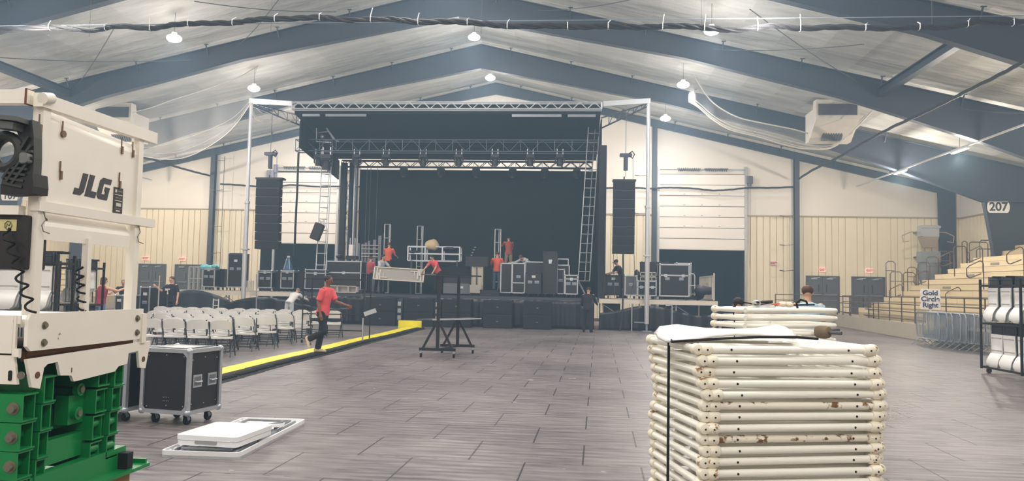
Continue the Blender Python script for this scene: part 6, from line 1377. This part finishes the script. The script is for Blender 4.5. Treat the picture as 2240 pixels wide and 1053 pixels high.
for (px, py, big) in ((139, 288, 1), (134, 376, 0), (88, 274, 1), (84, 362, 0), (268, 322, 0), (292, 330, 0), (263, 398, 0)):
    y, z = W(px, py); l_ = MB(); l_.b(-.008, -.004, y-.004, y+.004, z-.0, z+.055); 
    if big: l_.cyl((-.009, y+.006, z-.012), (.002, y+.006, z-.012), .018, n=12)
    else: l_.b(-.009, .0, y, y+.014, z-.04, z+.005)
    l_.build('latch_slot', M('latch_brown', (118, 92, 74), .5, .4), t, smooth=30)
for py, x in ((505, .055), (560, .91)):
    m = MB(); m.tube([(.01, x, 1.945), (.012, x+.02, 1.90), (.014, x-.01, 1.87), (.01, x+.01, 1.84), (.03, x+.03, 1.83)], .0028, 5); m.build('pin_chain', GRE, t)
# letters on the panel: slanted block capitals
INKG = M('decal_dark', (44, 46, 54), .5)
def letter(poly, y0, z0, s=1.):
    m = MB(); m.prism([(y0+(a+b_*.32)*s, z0+b_*s-(a+b_*.32)*s*.02) for a, b_ in poly], 'x', -.0098, -.0068); m.build('letter', INKG, sp, smooth=0)
y0, z0 = W(163, 424)
J = [(0, .0), (.056, 0), (.075, .02), (.075, .115), (.035, .115), (.035, .032), (0, .032)]; L__ = [(0, 0), (.085, 0), (.085, .032), (.04, .032), (.04, .115), (0, .115)]
G__ = [(.02, 0), (.095, 0), (.095, .068), (.055, .068), (.055, .045), (.065, .045), (.065, .028), (.036, .028), (.036, .086), (.095, .086), (.095, .115), (.02, .115), (.0, .098), (0, .018)]
letter(J, y0, z0, 1.08); letter(L__, y0+.098, z0, 1.08); letter(G__, y0+.198, z0, 1.08)
y, z = W(256, 438); y += .022; dc = MB().b(-.0095, -.006, y-.045, y+.045, z-.075, z+.075).build('decal_plate', M('decal_black', (38, 34, 34), .5), sp, smooth=0)
for a, b_, c, d, mt in ((-.035, -.018, .045, .062, 1), (-.01, .035, .05, .058, 0), (-.038, .038, .03, .034, 1), (-.03, .03, .012, .018, 0), (-.035, .035, -.004, 0, 1), (-.02, .028, -.035, -.015, 1), (-.036, .036, -.05, -.046, 0), (-.02, .02, -.066, -.058, 1)):
    MB().b(-.0062, -.005, y+a, y+b_, z+c, z+d).build('decal_mark', M('decal_white', (206, 200, 190), .5) if mt else M('decal_grey', (110, 100, 96), .5), dc, smooth=0)
# control box with sticker and coiled cords
cbx = MB().rb(-.455, .07, 1.78, .86, .14, .27, .012, 'y').build('control_box', M('box_black', (34, 32, 32), .5), t)
st_ = MB(); st_.b(-.30, -.083, -.003, -.0005, 1.835, 1.892); so = st_.build('sticker', M('sticker_yellow', (206, 196, 140), .5), cbx, smooth=0)
m = MB(); m.tube([(-.125+.020*math.cos(a), -.005, 1.863+.021*math.sin(a)) for a in [2*PI*k/7 for k in range(7)]], .0022, 4, closed=True); m.tube([(-.137, -.005, 1.85), (-.13, -.005, 1.872), (-.121, -.005, 1.86), (-.113, -.005, 1.878)], .002, 4); m.build('sticker_symbol', M('symbol_brown', (112, 104, 72), .5), so)
def coil(pa, pb, n_, r0, nm):
    m = MB(); pa, pb = Vector(pa), Vector(pb); P_ = []
    for i in range(n_*12+1): k = i/(n_*12); a = 2*PI*i/12; c = pa.lerp(pb, k); P_.append(c+Vector((r0*math.cos(a), r0*math.sin(a)*.9, r0*.25*math.sin(a))))
    m.tube(P_, .006, 5); m.build(nm, RUBBER, t)
p1, p2 = atY(10, 500, LY-.04), atY(70, 684, LY-.03); coil(p1-Vector((LX, LY, 0)), p2-Vector((LX, LY, 0)), 6, .022, 'coiled_cord')
q1, q2 = atX(172, 585, LX-.02), atX(180, 680, LX-.02); coil(q1-Vector((LX, LY, 0)), q2-Vector((LX, LY, 0)), 5, .020, 'coiled_cord')
# scissor arms: channels with open ends, cross tubes, pins
ZL = [1.055, .915, .775, .635, .495]
def channel(y0, y1, z0, z1, x1, side, nm='arm_beam'):
    th = .0085; m = MB(); m.b(-LEN, x1, y0, y1, z0, z0+th); m.b(-LEN, x1, y0, y1, z1-th, z1)
    m.b(-LEN, x1, y0, y0+th, z0+th, z1-th); m.b(-LEN, x1-.015, y1-th, y1, z0+th, z1-th)
    m.b(-LEN+.1, x1-.2, y0+th, y1-th, z0+th, z1-th)
    return m.build(nm, GRN, t, smooth=0)
for k in range(4):
    zt_, zb_ = ZL[k], ZL[k+1]+.004; j = .0
    a = channel(.012, .125, zb_-.02, zt_-.02, -.008-.006*k, -1); channel(.165, .262, zb_+.05, zt_+.05, -.01-.008*k, -1); channel(.635, .745, zb_+.075-.01*k, zt_+.075-.01*k, -.02-.01*k, -1); channel(.775, .885, zb_+.06, zt_+.06, -.01-.01*k, 1)
    zc = (zt_+zb_)/2
    MB().cyl((-.095, .022, zc-.02), (-.095, .116, zc-.02), .028, n=16).build('pivot_tube', GRN, t); MB().cyl((-.10, .174, zc+.05), (-.10, .253, zc+.05), .027, n=14).build('pivot_tube', GRN, t)
    MB().cyl((-.09, .644, zc+.07), (-.09, .736, zc+.07), .027, n=16).build('pivot_tube', GRN, t); MB().cyl((-.08, .784, zc+.06), (-.08, .876, zc+.06), .027, n=16).build('pivot_tube', GRN, t)
    if k < 4:
        b_ = MB().cyl((-.052, .008, zc-.02), (-.052, .020, zc-.02), .030, n=20).build('pivot_washer', GRE, a); MB().cyl((-.052, -.012, zc-.02), (-.052, .010, zc-.02), .020, n=8).build('pivot_bolt', GRE, b_, smooth=20)
for (x, y0_, y1_, z0_, z1_) in ((-.34, .26, .66, .99, 1.16), (-.26, .26, .62, .90, .985), (-.20, .26, .62, .77, .885), (-.10, .255, .66, .615, .745), (-.5, .26, .7, .50, .62)):
    m = MB(); m.b(x-.06, x, y0_, y1_, z0_, z1_); m.build('cross_member', GRN, t, smooth=0)
m = MB(); m.b(-.18, -.10, .50, .655, .80, .96); m.build('cylinder_bracket', GRN, t, smooth=0); 
for (zz, yy) in ((.99, .56), (.86, .55)): MB().cyl((-.10, yy, zz), (-.07, yy, zz), .035, n=16).build('bearing', GRN, t); MB().cyl((-.07, yy, zz), (-.06, yy, zz), .018, n=12).build('bearing_pin', GRE, t)
# base
m = MB(); m.prism([(-LEN, .0), (-.16, .0), (.02, .10), (.05, .98), (.05, 1.10), (-.02, 1.16), (-LEN, 1.16)], 'z', .455, .475); m.b(-LEN, -.02, .02, .05, .475, .52); m.b(-LEN, .03, 1.08, 1.1, .475, .50); m.build('base_plate', GRN, t, smooth=0); MB().b(-.10, -.04, .14, .98, .475, .60).build('cross_member', GRN, t, smooth=0)
MB().b(-LEN, -.06, .06, 1.05, .12, .455).build('chassis', GRN, t, smooth=0)
MB().b(-.05, .02, .90, .96, .475, .57).build('black_stop', RUBBER, t, smooth=0)
MB().b(-.06, .01, .7, .95, .36, .45).build('wood_block', M('wood_block', (150, 118, 66), .8, var=.2), t, smooth=0)
for x in (-.35, -LEN+.3):
    for y in (.02, 1.02): MB().cyl((x, y, .18), (x, y+.12, .18), .18, n=24).build('wheel', RUBBER, t)
# moulded black plastic carrier hung on the left rail
t = thing('plastic_carrier', 'ribbed black moulded plastic carrier with a round opening hung on the lift rail', 'plastic carrier', (LX-.42, LY-.05, 2.02)); q_ = t.location
PBL = M('moulded_black', (46, 48, 48), .5, var=.15, sc=20)
def LP(px, py, dy=0): p = atY(px, py, LY-.05+dy); return (p.x-q_.x, dy, p.z-q_.z)
m = MB(); pts = []; cx, cy = LP(8, 332)[0], LP(8, 332)[2]
ring = [(cx+.085*math.cos(a), -.0, cy+.080*math.sin(a)) for a in [2*PI*k/28 for k in range(28)]]; m.tube(ring, .024, 8, closed=True); ring = [(x, .05, z) for x, y, z in ring]; m.tube(ring, .020, 8, closed=True); m.build('ring_opening', PBL, t)
m = MB(); poly = [LP(*p) for p in ((30, 272), (70, 262), (74, 300), (74, 345), (72, 385), (60, 392), (30, 402), (4, 412), (4, 385), (24, 372), (44, 345), (52, 322), (42, 300))]; m.prism([(a[0], a[2]) for a in poly], 'y', .0, .06); m.build('moulded_body', PBL, t, smooth=0)
m = MB()
for k in range(7): a, b_ = LP(30+6*k, 392-9*k-2*k), LP(52+3.6*k, 410-13*k); m.bar((a[0]-.05, -.006, a[2]-.02), (b_[0], -.006, b_[2]), .012, .02, (0, 1, 0))
for (p, r) in (((18, 398), (72, 318)), ((30, 402), (73, 345)), ((10, 392), (66, 300))): a, b_ = LP(*p), LP(*r); m.bar((a[0], -.008, a[2]), (b_[0], -.008, b_[2]), .012, .02, (0, 1, 0))
m.build('ribs', PBL, t, smooth=0)
m = MB(); a, b_ = LP(2, 262), LP(64, 268); m.tf = None; m.bar((a[0], -.03, a[2]), (b_[0], -.03, b_[2]), .12, .022); a, b_ = LP(4, 276), LP(52, 282); m.bar((a[0], -.03, a[2]-.0), (b_[0], -.03, b_[2]), .09, .035); m.build('cover_flap', M('flap_grey', (84, 88, 88), .45), t, smooth=0)
m = MB(); m.prism([(LP(*p)[0], LP(*p)[2]) for p in ((4, 404), (30, 396), (74, 380), (76, 408), (74, 424), (4, 426))], 'y', -.01, .10); m.build('lower_tray', M('tray_black', (26, 22, 26), .6), t, smooth=0)
MB().rb(LP(63, 348)[0], -.02, LP(63, 348)[2], .04, .04, .05, .012, 'y').build('clip', M('clip_grey', (110, 112, 112), .5), t)
